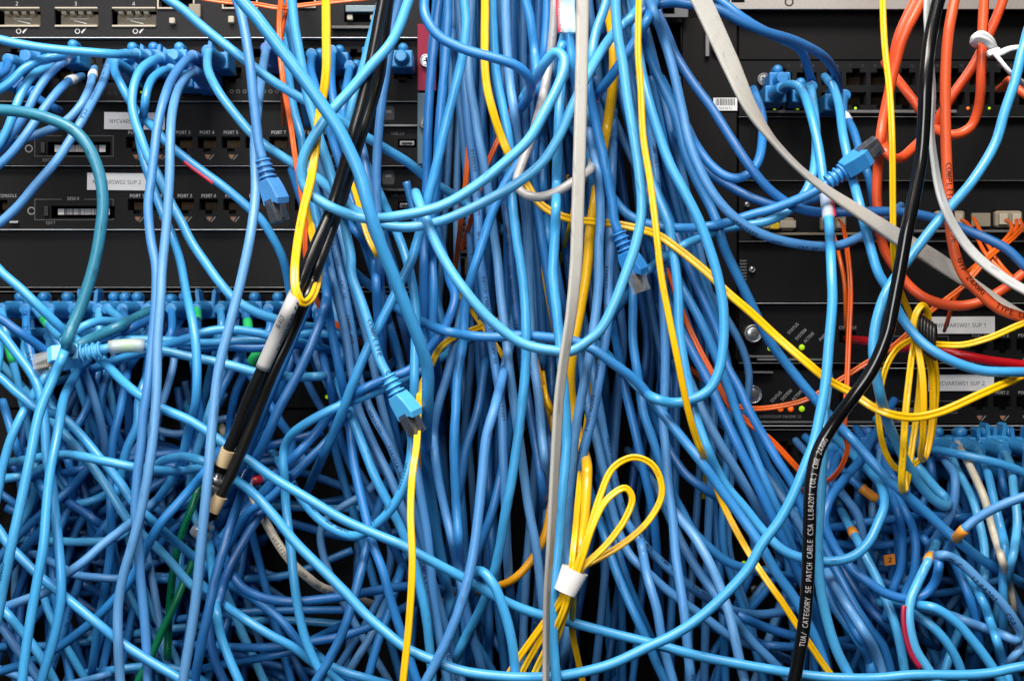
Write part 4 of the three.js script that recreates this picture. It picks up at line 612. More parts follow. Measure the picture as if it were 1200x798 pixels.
const HUE = {   // [sRGB hex variants], roughness
  L: [['#41a0de', '#49a5e0', '#3e99d9', '#52abe2'], 0.43], M: [['#287bc6', '#2d82cc', '#2674be', '#3286cc'], 0.54], P: [['#4a8ccc', '#528fca', '#4687c8', '#5893cc'], 0.62], D: [['#2166aa', '#1d5ca0', '#266eb0'], 0.58], T: [['#327f9e'], 0.5],
  W: [['#c9c2b0'], 0.45], G: [['#0f7d55'], 0.4], K: [['#a5a5a6'], 0.45], O: [['#ec5c30', '#ea6032', '#e8562c'], 0.5], F: [['#f06a1c', '#ee6218'], 0.4], R: [['#cc1524'], 0.3], Y: [['#f2bf14', '#f4c51a', '#eeb90f'], 0.36], A: [['#e0a014', '#dc9a12'], 0.42], B: [['#ffffff'], 0.25], C: [['#161617'], 0.38], V: [['#a9a9a6'], 0.45], U: [['#c2c6c9'], 0.42],
};
const cache = {};
function jacket(col, variant, flags) {
  const [hex, ro] = HUE[col], h = hex[variant % hex.length];
  const map = col === 'B' ? blackMap : col === 'T' ? dirtyMap : flags.includes('p') && 'YAF'.includes(col) ? tinyInk : flags.includes('p') ? (variant === 3 ? paleInk : inkMaps[variant % 3]) : plainMaps[variant % 2], id = col + h + '/' + map.uuid;
  return cache[id] ||= new THREE.MeshPhysicalMaterial({ color: h, roughness: ro, map, roughnessMap: roughNoise, clearcoat: col === 'V' || col === 'U' ? 0 : 0.06, clearcoatRoughness: 0.35 });
}
// ------------------------------------------------------------------ swept jackets
function profile(kind, d) {
  const p = [];
  if (kind === 'z') { const r = d * 0.255; for (let i = 0; i < 9; i++) { const a = -2.45 + 4.9 * i / 8; p.push([d * 0.25 + r * Math.cos(a), r * Math.sin(a)]); } for (let i = 0; i < 9; i++) { const a = Math.PI - 2.45 + 4.9 * i / 8; p.push([-d * 0.25 + r * Math.cos(a), r * Math.sin(a)]); } }
  else if (kind === 'r') { const w = d / 2, h = 0.0011, m = 4; for (const s of [1, -1]) { for (let i = 0; i <= 4; i++) { const a = (s > 0 ? -Math.PI / 2 : Math.PI / 2) + Math.PI * i / 4; p.push([s * (w - h) + h * Math.cos(a), h * Math.sin(a)]); } for (let i = 1; i < 8; i++) { const u = i / 8; p.push([s * (w - h) * (1 - 2 * u), s * (h - (i % 2 ? 0.00012 : 0))]); } } }
  else for (let i = 0; i < 14; i++) { const a = 2 * Math.PI * i / 14; p.push([Math.cos(a) * d / 2, Math.sin(a) * d / 2]); }
  return p;
}
function sweep(P, kind, d, { twist = [], lumps = 0, u0 = 0, v0 = 0, ends = true, roll = 0 } = {}) {
  const pr = profile(kind, d), m = pr.length, n = P.length, pos = [], uv = [], idx = [], T = new THREE.Vector3(), side = new THREE.Vector3(1, 0, 0), zz = new THREE.Vector3(0, 0, 1), tgt = new THREE.Vector3(), up = new THREE.Vector3(), q = new THREE.Vector3();
  let s = u0, started = false; const frames = [];
  for (let i = 0; i < n; i++) {
    T.subVectors(P[Math.min(n - 1, i + 1)], P[Math.max(0, i - 1)]).normalize();
    tgt.crossVectors(T, zz); const w = tgt.lengthSq(); if (w > 1e-6) tgt.normalize();
    if (!started) { side.copy(w > 1e-4 ? tgt : side); started = true; }
    else { if (tgt.dot(side) < 0) tgt.negate(); side.lerp(tgt, Math.min(0.5, w * 0.5)); }
    side.addScaledVector(T, -side.dot(T)).normalize(); up.crossVectors(side, T).normalize();
    if (i) s += P[i].distanceTo(P[i - 1]);
    const tw = (twist[i] || 0) * Math.PI / 180 + roll * s, ca = Math.cos(tw), sa = Math.sin(tw);
    frames.push({ p: P[i].clone(), T: T.clone(), side: side.clone(), up: up.clone() });
    for (let k = 0; k <= m; k++) {
      const [a, b] = pr[k % m], a2 = a * ca - b * sa, b2 = a * sa + b * ca; let f = 1;
      if (lumps) f = 1 + lumps * Math.sin(2 * Math.PI * (s / 0.0135) + 2 * 2 * Math.PI * k / m) + lumps * 0.5 * Math.sin(s * 190 + v0 * 9);
      q.copy(P[i]).addScaledVector(side, a2 * f).addScaledVector(up, b2 * f);
      pos.push(q.x, q.y, q.z); uv.push(s / 0.36, k / m + v0);
    }
    if (i) for (let k = 0; k < m; k++) { const a = (i - 1) * (m + 1) + k, b = i * (m + 1) + k; idx.push(a, a + 1, b, b, a + 1, b + 1); }
  }
  if (ends) for (const [row, fl] of [[0, false], [n - 1, true]]) { const c = pos.length / 3, P0 = P[row]; pos.push(P0.x, P0.y, P0.z); uv.push(0, 0.5); for (let k = 0; k < m; k++) { const a = row * (m + 1) + k; fl ? idx.push(c, a, a + 1) : idx.push(c, a + 1, a); } }
  const g = new THREE.BufferGeometry(); g.setAttribute('position', new THREE.Float32BufferAttribute(pos, 3)); g.setAttribute('uv', new THREE.Float32BufferAttribute(uv, 2)); g.setIndex(idx); g.computeVertexNormals();
  // close the seam of the normals
  const nm = g.attributes.normal; for (let i = 0; i < n; i++) { const a = i * (m + 1), b = a + m, v = new THREE.Vector3(nm.getX(a) + nm.getX(b), nm.getY(a) + nm.getY(b), nm.getZ(a) + nm.getZ(b)).normalize(); nm.setXYZ(a, v.x, v.y, v.z); nm.setXYZ(b, v.x, v.y, v.z); }
  // make the faces look outward whatever the frame's handedness
  g.userData.frames = frames; return g;
}
// ------------------------------------------------------------------ plugs
const clearPlastic = new THREE.MeshPhysicalMaterial({ color: 0xdfe6ea, roughness: 0.14, transmission: 0.82, thickness: 0, ior: 1.5 });
const smokePlastic = new THREE.MeshPhysicalMaterial({ color: 0x8d98a6, roughness: 0.1, transmission: 0.85, thickness: 0, ior: 1.5 });
const bootMats = {};
const bootMat = (hex) => bootMats[hex] ||= new THREE.MeshPhysicalMaterial({ color: hex, roughness: 0.5, roughnessMap: roughNoise, clearcoat: 0.05 });
const shapeBoot = (() => { // hood: tapered body with a raised latch guard, along +x, latch up +y
  const s = new THREE.Shape(); s.moveTo(0, -0.0035); s.lineTo(0.003, -0.0046); s.lineTo(0.0145, -0.0048); s.lineTo(0.0145, 0.0038); s.lineTo(0.016, 0.0062); s.lineTo(0.0135, 0.0074); s.lineTo(0.0055, 0.0056); s.lineTo(0.0, 0.0036); s.closePath();
  return new THREE.ExtrudeGeometry(s, { depth: 0.0096, bevelEnabled: true, bevelSize: 0.0008, bevelThickness: 0.0008, bevelSegments: 2 }).translate(0, 0, -0.0048);
})();
const ribGeo = (() => { const g = []; for (let i = 0; i < 4; i++) g.push(new THREE.TorusGeometry(0.0041 + i * 0.00018, 0.00085, 6, 18).rotateY(Math.PI / 2).scale(1, 1, 1.12).translate(-0.0132 + i * 0.0036, 0, 0)); return g; })();
const coreGeo = new THREE.CylinderGeometry(0.0034, 0.0041, 0.0145, 16).rotateZ(-Math.PI / 2).scale(1, 1, 1.1).translate(-0.0065, 0, 0);
const shellGeo = (() => { const s = new THREE.Shape(); s.moveTo(0.0125, -0.0038); s.lineTo(0.0265, -0.0038); s.lineTo(0.0270, -0.0030); s.lineTo(0.0270, 0.0028); s.lineTo(0.0125, 0.0028); s.closePath(); return new THREE.ExtrudeGeometry(s, { depth: 0.0108, bevelEnabled: true, bevelSize: 0.0003, bevelThickness: 0.0003, bevelSegments: 1 }).translate(0, 0, -0.0054); })();
const latchGeo = (() => { const s = new THREE.Shape(); s.moveTo(0.0262, 0.0029); s.lineTo(0.0258, 0.0042); s.lineTo(0.0155, 0.0068); s.lineTo(0.0153, 0.0058); s.closePath(); return new THREE.ExtrudeGeometry(s, { depth: 0.0044, bevelEnabled: false }).translate(0, 0, -0.0022); })();
const pinGeo = mergeGeometries(Array.from({ length: 8 }, (_, i) => new THREE.BoxGeometry(0.0066, 0.0030, 0.00042).translate(0.0231, -0.0018, (i - 3.5) * 0.00102)));
const wireGeo = mergeGeometries(Array.from({ length: 8 }, (_, i) => new THREE.CylinderGeometry(0.00042, 0.00042, 0.0085, 5).rotateZ(Math.PI / 2).translate(0.0168, 0.0002, (i - 3.5) * 0.00102)));
const wireMat = std(0xa9713c, 0.5);
function loosePlug(parent, p, dir, up, hex, smoke, scale = 1) {
  const g = new THREE.Group(); g.name = 'plug'; parent.add(g);
  const x = dir.clone().normalize(), y = up.clone().addScaledVector(x, -up.dot(x)).normalize(), z = new THREE.Vector3().crossVectors(x, y);
  g.matrix.makeBasis(x, y, z).setPosition(p.clone().addScaledVector(x, 0.013 * scale)); g.matrix.decompose(g.position, g.quaternion, g.scale); g.scale.setScalar(scale);
  mesh('boot', shapeBoot, bootMat(hex), g); mesh('boot_sleeve', coreGeo, bootMat(hex), g);
  for (const r of ribGeo) mesh('boot_rib', r, bootMat(hex), g);
  mesh('plug_shell', shellGeo, smoke ? smokePlastic : clearPlastic, g); mesh('latch', latchGeo, smoke ? smokePlastic : clearPlastic, g); mesh('contacts', pinGeo, M.brass, g); mesh('wires', wireGeo, wireMat, g);
}
// a plug pushed into its jack, seen from the cable end: snagless boot with a round button over the latch, or a boot with two open prongs
const inBoot = new RoundedBoxGeometry(0.0128, 0.0104, 0.024, 2, 0.0012), inKnob = new THREE.CapsuleGeometry(0.0031, 0.007, 5, 12).rotateX(Math.PI / 2), inNose = new THREE.LatheGeometry([[0.0054, 0], [0.0050, 0.08], [0.0043, 0.3], [0.0043, 0.38], [0.0038, 0.42], [0.0042, 0.5], [0.0042, 0.58], [0.0036, 0.63], [0.0039, 0.7], [0.0039, 0.8], [0.0033, 0.86], [0.0031, 1], [0, 1]].map(([x, y]) => new THREE.Vector2(x, y)), 18).rotateX(Math.PI / 2);
const prong = (() => { const s = new THREE.Shape(); s.moveTo(0, 0); s.lineTo(0.0018, 0); s.lineTo(0.0026, 0.006); s.lineTo(0.0022, 0.0078); s.lineTo(0.0008, 0.0068); s.closePath(); return new THREE.ExtrudeGeometry(s, { depth: 0.012, bevelEnabled: true, bevelSize: 0.0003, bevelThickness: 0.0003, bevelSegments: 1 }); })();
function seatedPlug(parent, px, py, zEnd, hex, kind, dir) {
  const g = new THREE.Group(); g.name = 'plug'; parent.add(g); const P = W(px, py, zEnd); g.position.copy(P);
  const up = kind === 'down' ? -1 : 1;
  const b = mesh('boot', inBoot, bootMat(hex), g); b.position.set(0, 0, -zEnd + 0.0155);
  const n = mesh('boot_nose', inNose, bootMat(hex), g); n.position.set(0, 0, -zEnd + 0.026); n.scale.z = zEnd - 0.026 + 0.003; 
  if (kind === 'prong') for (const s of [-1, 1]) { const q = mesh('latch_prong', prong, bootMat(hex), g); q.position.set(s * 0.0035, 0.0045, -zEnd + 0.012); q.scale.x = s; }
  else { const k = mesh('latch_button', inKnob, bootMat(hex), g); k.position.set(0, up * 0.0078, -zEnd + 0.016); }
  const s = mesh('plug_shell', new THREE.BoxGeometry(0.0112, 0.0072, 0.012), clearPlastic, g); s.position.set(0, 0, -zEnd - 0.002);
}
// ------------------------------------------------------------------ build every cable as a thing of its own
const SHADE = { L: 'light blue', M: 'medium blue', P: 'periwinkle blue', D: 'deep blue', T: 'teal blue', O: 'red orange', F: 'thin orange', Y: 'yellow', A: 'amber', G: 'green', W: 'white', K: 'grey' };
function place(c) {
  let x = 0, y = 0; c.pts.forEach(p => { x += p.x / c.pts.length; y += p.y / c.pts.length; });
  if (c.zone === 'bundle') return ['buried deep in the thick bundle between the racks', 'buried bundle strands'];
  if (c.zone === 'slant') return ['buried where the bundle slants toward the thumb screws', 'buried slanting strands'];
  if (c.zone === 'left') return c.flags.includes('s') ? ['plugged into the dark port row under the NYCVARSW02 modules', 'lower port row cables'] : ['lying crosswise deep in the tangle below the NYCVARSW02 plug row', 'buried crosswise cables'];
  if (c.zone === 'right') return c.flags.includes('s') ? ['plugged into the dark port row under the yellow coil', 'port row cables under the yellow coil'] : ['lying crosswise deep in the tangle under the yellow coil', 'buried crosswise cables under the yellow coil'];
  if (c.zone === 'mid') return ['buried between the coax pair and the thick bundle', 'buried strands beside the coax pair'];
  if (x < 330 && y < 330) return ['curving before the NYCVARSW02 modules', 'cables before the NYCVARSW02 modules'];
  if (x < 260) return ['on top of the tangle below the NYCVARSW02 plug row', 'top cables of the tangle'];
  if (x < 480) return ['among the strands beside the black coax pair', 'strands beside the coax pair'];
  if (x < 745) return ['hanging at the front of the thick bundle between the racks', 'front bundle strands'];
  if (x < 950) return ['slanting from the thick bundle past the thumb screws', 'slanting strands'];
  return y < 480 ? ['hanging before the empty jacks above the NYCVARSW01 labels', 'cables before the empty jacks'] : ['on top of the tangle under the yellow coil', 'top cables under the yellow coil'];
}
const MARKS = [['the loose clear plug by the teal kink', 60, 435], ['the green and white sleeve', 150, 406], ['the grey coax sleeve', 326, 390], ['the metal coax connectors', 246, 600], ['the white cable in the tangle', 335, 650], ['the dangling plug', 318, 225], ['the small yellow loop', 354, 350], ['the half hidden paper label', 155, 142], ['the paper label ending in SUP 2', 138, 213], ['the upper memory card', 90, 173], ['the lower memory card', 95, 247], ['the crimson bracket', 500, 70], ['the white taped cables', 100, 82], ['the loose plug over the straight yellow strip', 470, 470], ['the grey curled cable end', 630, 231], ['the tight blue hook', 652, 62], ['the red striped sleeve', 660, 20], ['the clear plug in the bundle', 745, 330], ['the deep blue U', 620, 404], ['the amber cable end', 600, 680], ['the white paper wrap', 668, 680], ['the large yellow loop', 745, 545], ['the straight yellow strip', 481, 640], ['the yellow warning tag', 840, 560], ['the upper thumb screw', 881, 391], ['the lower thumb screw', 880, 462], ['the long hooked cable', 830, 455], ['the barcode label', 850, 122], ['the ribbed loose plug', 1000, 198], ['the grey ribbon', 900, 160], ['the yellow pull tab', 905, 266], ['the black printed cable', 950, 620], ['the yellow coil', 1075, 460], ['the orange number flag', 1043, 656], ['the narrow red flag', 1070, 750], ['the dirty white cable', 1160, 605], ['the folded scuffed cable', 1192, 742], ['the orange tape bands', 1120, 632], ['the orange fiber end', 975, 560], ['the long yellow slanting fiber', 905, 690], ['the kinked teal cable', 118, 220], ['the lowest long blue cable', 900, 786], ['the green printed cable', 200, 715], ['the flat grey cable', 677, 200], ['the yellow zip in the bundle', 568, 60], ['the pair of blue bowls', 560, 230], ['the thick slanting cable', 400, 150], ['the bottom of the tangle', 110, 770], ['the plug boots in a row', 190, 362], ['the stray crosswise cables', 350, 740], ['the right edge plugs', 1180, 540], ['the strands under the arching cable', 600, 760], ['the leaning printed cable', 25, 590]].filter(m => !/right edge|bottom of/.test(m[0]));
function nearMark(c) { let best = null, bd = 1e9; for (const [s, x, y] of MARKS) for (let k = 0; k < c.n; k += 2) { const d = (A.x[c.i0 + k] - x) ** 2 + (A.y[c.i0 + k] - y) ** 2; if (d < bd) { bd = d; best = s; } } return bd < 4900 ? best : null; }
const finished = [], mass = { D: [], M: [], P: [] };
list.forEach((c, ci) => {
  const P = []; for (let k = 0; k < c.n; k++) { const i = c.i0 + k; P.push(W(A.x[i], A.y[i], A.z[i])); }
  const kind = c.flags.includes('r') ? 'r' : c.flags.includes('z') ? 'z' : 'o', variant = Math.floor(rand() * 4);
  const geo = sweep(P, kind, c.d, { twist: c.tw, lumps: c.flags.includes('t') ? 0.02 : 0.005, u0: c.col === 'B' ? -0.134 : rand() * 0.36, v0: c.col === 'B' ? 0.25 : 0.25 + (rand() - 0.5) * 0.3, roll: kind === 'o' && c.col !== 'B' ? (rand() - 0.5) * 9 : 0 });
  c.frames = geo.userData.frames; c.geo = geo; geo.userData = {};
  if (ci >= soloCount) { mass[c.col].push(geo); return; }
  const mat = jacket(c.col, variant, c.flags), base = { O: 'orange_cable', F: 'fiber_cable', Y: 'fiber_cable', A: 'fiber_cable', B: 'network_cable', C: 'coax_cable', V: 'flat_cable', U: 'flat_cable' }[c.col] || 'network_cable';
  let [where, grp] = place(c); const near = !c.zone && !c.label && nearMark(c); if (near) { where = (c.flags.includes('s') ? 'plugged in, running past ' : 'running past ') + near; grp = 'cables at ' + near.replace('the ', ''); }
  const label = c.label || `${SHADE[c.col]} ${c.flags.includes('p') ? 'printed ' : ''}${'FYA'.includes(c.col) ? 'fiber' : 'network cable'} ${where}`, group = c.label ? undefined : SHADE[c.col] + (c.flags.includes('p') ? ' printed ' : ' ') + grp;
  const plugs = /[seE]/.test(c.flags) || c.col === 'C' || c.extra;
  if (plugs) {
    const g = thing(base, label, 'cable', group); mesh('jacket', geo, mat, g); c.obj = g;
    const hex = HUE[c.col][0][variant % HUE[c.col][0].length];
    if (c.flags.includes('s')) seatedPlug(g, A.x[c.i0], A.y[c.i0], A.z[c.i0], c.col === 'P' ? '#3a74ba' : '#2a7cb8', (ci * 7) % 10 < 3 ? 'prong' : (A.y[c.i0] > 380 && A.y[c.i0] < 420) || A.y[c.i0] > 545 ? 'down' : 'up');
    if (c.flags.includes('e')) { const f = c.frames[c.n - 1]; loosePlug(g, f.p, f.T.clone().setZ(f.T.z * 0.3), c.plugUp || new THREE.Vector3(0.75, 0.25, 0.6), hex, P[P.length - 1].x < 0 || P[P.length - 1].x > 0.13, 0.8); }
    if (c.flags.includes('E')) { const f = c.frames[0]; loosePlug(g, f.p, f.T.clone().negate().setZ(0), new THREE.Vector3(-0.1, 0.5, 0.8), hex, false, 0.86); }
  } else { const m = mesh('x', geo, mat, scene); tag(m, base, label, 'cable', group); c.obj = m; }
  finished.push(c);
});
{ const g = thing('buried_cable_mass', 'mass of dark blue cables filling the bottom of both tangles', 'cable mass'); g.userData.kind = 'stuff';
  for (const k of ['D', 'M', 'P']) { const m = mesh('cable_mass', mergeGeometries(mass[k]), jacket(k, 1, ''), g); m.userData.kind = 'stuff'; } }
// ------------------------------------------------------------------ sleeves, ties, coil and the rest
function along(match, from, to) {     // a stretch of a labelled cable between two photograph points
  const c = finished.find(q => q.label && q.label.startsWith(match)), near = ([x, y]) => { let b = 0, bd = 1e9; for (let k = 0; k < c.n; k++) { const d = (A.x[c.i0 + k] - x) ** 2 + (A.y[c.i0 + k] - y) ** 2; if (d < bd) { bd = d; b = k; } } return b; };
  let a = near(from), b = near(to); if (a > b) [a, b] = [b, a]; return { c, P: c.frames.slice(a, b + 1).map(f => f.p), F: c.frames.slice(a, b + 1) };
}
function attach(c, name, geo, mat) { // a part of a cable that so far is one mesh turns it into a group
  if (c.obj.isMesh) { const m = c.obj, g = new THREE.Group(); g.name = m.name; g.userData = m.userData; scene.remove(m); scene.add(g); m.name = 'jacket'; m.userData = {}; g.add(m); c.obj = g; }
  return mesh(name, geo, mat, c.obj);
}
{ // grey printed sleeve on the first coax, ferrules and connectors on both
  const a = along('black coax cable with a grey', [346, 346], [307, 432]);
  const g = document.createElement('canvas'); g.width = 512; g.height = 128; const k = g.getContext('2d'); k.fillStyle = '#a2a4a7'; k.fillRect(0, 0, 512, 128);
  k.fillStyle = '#2b2b30'; k.font = 'bold 34px sans-serif'; k.textAlign = 'center'; k.textBaseline = 'middle'; k.save(); k.translate(230, 48); k.rotate(Math.PI); k.fillText('N-10MCX-10-05 FA', 0, 0); k.font = 'bold 22px sans-serif'; k.fillText('08-14 CF', 30, -34); k.restore();
  const t = new THREE.CanvasTexture(g); t.colorSpace = THREE.SRGBColorSpace; t.wrapS = t.wrapT = THREE.RepeatWrapping;
  const len = a.P.reduce((s, p, i) => i ? s + p.distanceTo(a.P[i - 1]) : 0, 0); const geo = sweep(a.P, 'o', 0.0074, { v0: 0.15 }); const uv = geo.attributes.uv; for (let i = 0; i < uv.count; i++) uv.setX(i, uv.getX(i) * 0.36 / len); geo.userData = {};
  attach(a.c, 'printed_sleeve', geo, std(0xffffff, 0.5, 0, { map: t }));
  const tan = std(0xb9a582, 0.45), tip = (label, lenF) => {
    const c = finished.find(q => q.label && q.label.startsWith(label)), f = c.frames[c.n - 1], at = (geo, name, d, mat) => { const m = attach(c, name, geo, mat); m.position.copy(f.p).addScaledVector(f.T, d); m.quaternion.setFromUnitVectors(new THREE.Vector3(0, 1, 0), f.T); };
    at(new THREE.CylinderGeometry(0.0036, 0.0038, 0.009, 20), 'tan_ferrule', 0.003, tan);
    at(new THREE.CylinderGeometry(0.0041, 0.0041, 0.003, 20), 'black_collar', 0.0088, M.blackGloss);
    const prof = [[0, 0], [0.003, 0], [0.003, 0.003], [0.0044, 0.0035], [0.005, 0.0055], [0.0042, 0.0064], [0.0042, 0.0072], [0.0054, 0.008], [0.0056, 0.011], [0.0048, 0.012], [0.003, 0.0122], [0, 0.0122]].map(([x, y]) => new THREE.Vector2(x, y));
    at(new THREE.LatheGeometry(prof, 28), 'twist_connector', 0.0102, M.steel);
    at(new THREE.CylinderGeometry(0.0011, 0.0011, 0.0118, 10).rotateX(Math.PI / 2), 'bayonet_pin', 0.0185, M.steel);
  };
  tip('black coax cable with a grey'); tip('black coax cable ending');
}
{ // green and white sleeve on the loose plug's cable
  const a = along('light blue cable with a green', [130, 406], [166, 406]); a.P[0];
  const g = sweep(a.P, 'o', 0.0074, {}); g.userData = {}; attach(a.c, 'clear_sleeve', g, new THREE.MeshPhysicalMaterial({ color: 0xdfe9e6, roughness: 0.25, transmission: 0.55, thickness: 0 }));
  const b = along('light blue cable with a green', [137, 406], [158, 406]), h = sweep(b.P, 'o', 0.0066, {}); h.userData = {}; attach(b.c, 'green_marker', h, std(0x35c46a, 0.5));
}
{ // red striped clear sleeve
  const a = along('light blue cable carrying', [664, -6], [666, 37]), g = sweep(a.P, 'r', 0.0088, { twist: a.P.map(() => 12) }); g.userData = {}; g.translate(0, 0, 0.0034);
  const c = document.createElement('canvas'); c.width = 256; c.height = 64; const k = c.getContext('2d'); k.fillStyle = '#9fd4ee'; k.fillRect(0, 0, 256, 64); k.fillStyle = '#c4183c'; k.fillRect(0, 0, 256, 64); k.fillStyle = '#f0dfe4'; k.font = 'bold 30px sans-serif'; for (let i = 0; i < 4; i++) k.fillText('2 0 6', 6 + i * 66, 42);
  const t = new THREE.CanvasTexture(c); t.colorSpace = THREE.SRGBColorSpace; t.wrapS = t.wrapT = THREE.RepeatWrapping; t.repeat.set(18, 2);
  attach(a.c, 'clear_sleeve', g, new THREE.MeshPhysicalMaterial({ color: 0xd5ecf6, roughness: 0.18, transmission: 0.6, thickness: 0 }));
  const s = sweep(a.P.map(p => p.clone().add(new THREE.Vector3(-0.0042, 0, 0.0038))), 'r', 0.0034, { twist: a.P.map(() => 20) }); s.userData = {}; attach(a.c, 'red_stripe', s, std(0xffffff, 0.4, 0, { map: t }));
}
function sideStrip(match, from, to, off, name, colour, w, twist) { const a = along(match, from, to), g = sweep(a.F.map(f => f.p.clone().addScaledVector(f.side, off[0]).addScaledVector(new THREE.Vector3(0, 0, 1), off[1])), 'r', w, { twist: a.P.map(() => twist) }); g.userData = {}; attach(a.c, name, g, std(colour, 0.45)); }
sideStrip('light blue network cable with a red', [218, 188], [252, 213], [0.0019, 0.0014], 'red_mark', 0xa8183a, 0.0024, -40);
sideStrip('light blue cable with a narrow red', [1066, 712], [1076, 782], [0.0029, 0.0008], 'red_flag', 0x96193a, 0.0034, 20);
sideStrip('long light blue network cable from a plug', [963, 222], [970, 252], [-0.002, 0.0018], 'red_label', 0xb5264a, 0.0046, 30);
{ const a = along('long light blue network cable from a plug', [968, 226], [973, 256]), g = sweep(a.P, 'o', 0.0066, {}); g.userData = {}; attach(a.c, 'clear_label_wrap', g, new THREE.MeshPhysicalMaterial({ color: 0xe9f1f6, roughness: 0.2, transmission: 0.6, thickness: 0 })); }
// white tape markers and green bands round cables near the plug rows
function band(px, py, z, ang, w, len, colour, name, label, group) { const m = mesh('x', new THREE.CylinderGeometry(w / 2 * S * 0.9, w / 2 * S * 0.9, len * S * 0.9, 18, 1), std(colour, 0.5, 0, { roughnessMap: roughNoise }), scene); m.position.copy(W(px, py, z)); m.rotation.z = ang; tag(m, name, label, 'tape', group); return m; }
function bandOn(px, py, len, colour, name, zMax = 1) {   // hugging the nearest front cable at that point
  let best = -1, bz = -1; for (let i = 0; i < A.x.length; i++) { const d = (A.x[i] - px) ** 2 + (A.y[i] - py) ** 2; if (d < 140 && A.z[i] < zMax && A.z[i] - d * 0.0004 > bz && 'LMPD'.includes(list[A.c[i]].col)) { bz = A.z[i] - d * 0.0004; best = i; } }
  if (best < 0) return; const c = list[A.c[best]], k = best - c.i0, h = Math.max(1, Math.round(len / 12)), P = c.frames.slice(Math.max(0, k - h), k + h + 1).map(f => f.p); if (P.length < 2) return;
  const g = sweep(P, 'o', c.d + 0.0008, {}); g.userData = {}; attach(c, name, g, std(colour, 0.45, 0, { roughnessMap: roughNoise }));
}
for (const [x, y, l] of [[86, 93, 22], [80, 70, 14], [110, 84, 20]]) bandOn(x, y, l, 0xd5d6d6, 'white_tape');
for (const [x, y, l] of [[44, 384, 26], [78, 374, 14], [232, 368, 20], [300, 383, 20], [295, 420, 24], [8, 415, 18], [246, 374, 12]]) bandOn(x, y, l, 0x2ab566, 'green_tape', 0.1);
for (const [x, y, l] of [[1092, 652, 12], [1015, 585, 26], [1124, 628, 20], [1003, 622, 10]]) bandOn(x, y, l, 0xe2912b, 'orange_tape');
bandOn(302, 563, 8, 0xa01c2c, 'red_tape', 0.1); bandOn(1000, 132, 12, 0xd8e2ec, 'white_tape');
{ // two paper flags reading 2 in the tangle
  const c = document.createElement('canvas'); c.width = c.height = 64; const k = c.getContext('2d'); k.fillStyle = '#d9852a'; k.fillRect(0, 0, 64, 64); k.fillStyle = '#2b1c0e'; k.font = 'bold 44px sans-serif'; k.textAlign = 'center'; k.fillText('2', 34, 48); const t = new THREE.CanvasTexture(c); t.colorSpace = THREE.SRGBColorSpace;
  const f = mesh('x', new THREE.BoxGeometry(0.0062, 0.0058, 0.0006), std(0xffffff, 0.55, 0, { map: t }), scene); f.position.copy(W(1043, 656, 0.085)); f.rotation.set(0.05, 0.1, 0.12); tag(f, 'cable_flag', 'orange paper cable flag with a number two in the tangle', 'cable flag');
}
{ // yellow coil held by a black strap
  const turns = [[[1072, 396, 13.2], [1052, 409, 14], [1040, 428, 14.4], [1033, 454, 14.6], [1030, 486, 14.6], [1034, 516, 14.4], [1042, 538, 14], [1054, 550, 13.4], [1072, 544, 12.8], [1089, 522, 12.6], [1096, 486, 12.6], [1098, 440, 12.6], [1092, 412, 12.8], [1080, 396, 13.4]],
    [[1074, 396, 14.2], [1070, 412, 14.8], [1066, 444, 15.2], [1062, 482, 15.3], [1059, 530, 15.2], [1057, 566, 14.8], [1059, 577, 14.2], [1063, 572, 13.6], [1067, 540, 13.2], [1073, 500, 13], [1078, 460, 13], [1080, 420, 13.2], [1078, 396, 13.8]],
    [[1075, 396, 14.8], [1078, 416, 15.3], [1082, 444, 15.5], [1083, 484, 15.4], [1082, 514, 15], [1080, 534, 14.4], [1084, 538, 13.8], [1091, 510, 13.3], [1094, 470, 13.3], [1091, 430, 13.5], [1084, 404, 14]],
    [[1076, 394, 14.6], [1071, 384, 15], [1074, 368, 15], [1081, 358, 14.8], [1087, 364, 14.3], [1088, 380, 13.8], [1085, 398, 13.4]]];
  const g = thing('fiber_coil', 'yellow zip fiber wound into a hanging coil held by a black strap', 'cable coil');
  turns.forEach((tp, n) => { const cv = new THREE.CatmullRomCurve3(tp.map(([x, y, z]) => W(x, y, z / 100)), false, 'centripetal'); const ge = sweep(cv.getSpacedPoints(90), 'z', n === 0 ? 0.0034 : 0.0036, { twist: Array.from({ length: 91 }, (_, i) => 20 * Math.sin(i * 0.07 + n * 2)) }); ge.userData = {}; mesh('coil_turn', ge, jacket('Y', n % 3, n === 1 ? 'p' : ''), g); });
  const st = thing('hook_strap', 'black ribbed strap wrapped round the neck of the yellow coil', 'strap');
  for (let i = 0; i < 6; i++) { const c = W(1078 + i * 3.6, 388 + i * 2.6, 0.141), m = mesh('strap_fold', new THREE.TorusGeometry(0.0088, 0.00115, 8, 28), M.black, st); m.position.copy(c); m.scale.set(0.75, 1.05, 1); m.rotation.set(0, Math.PI / 2 - 0.35, 0.5); }
}
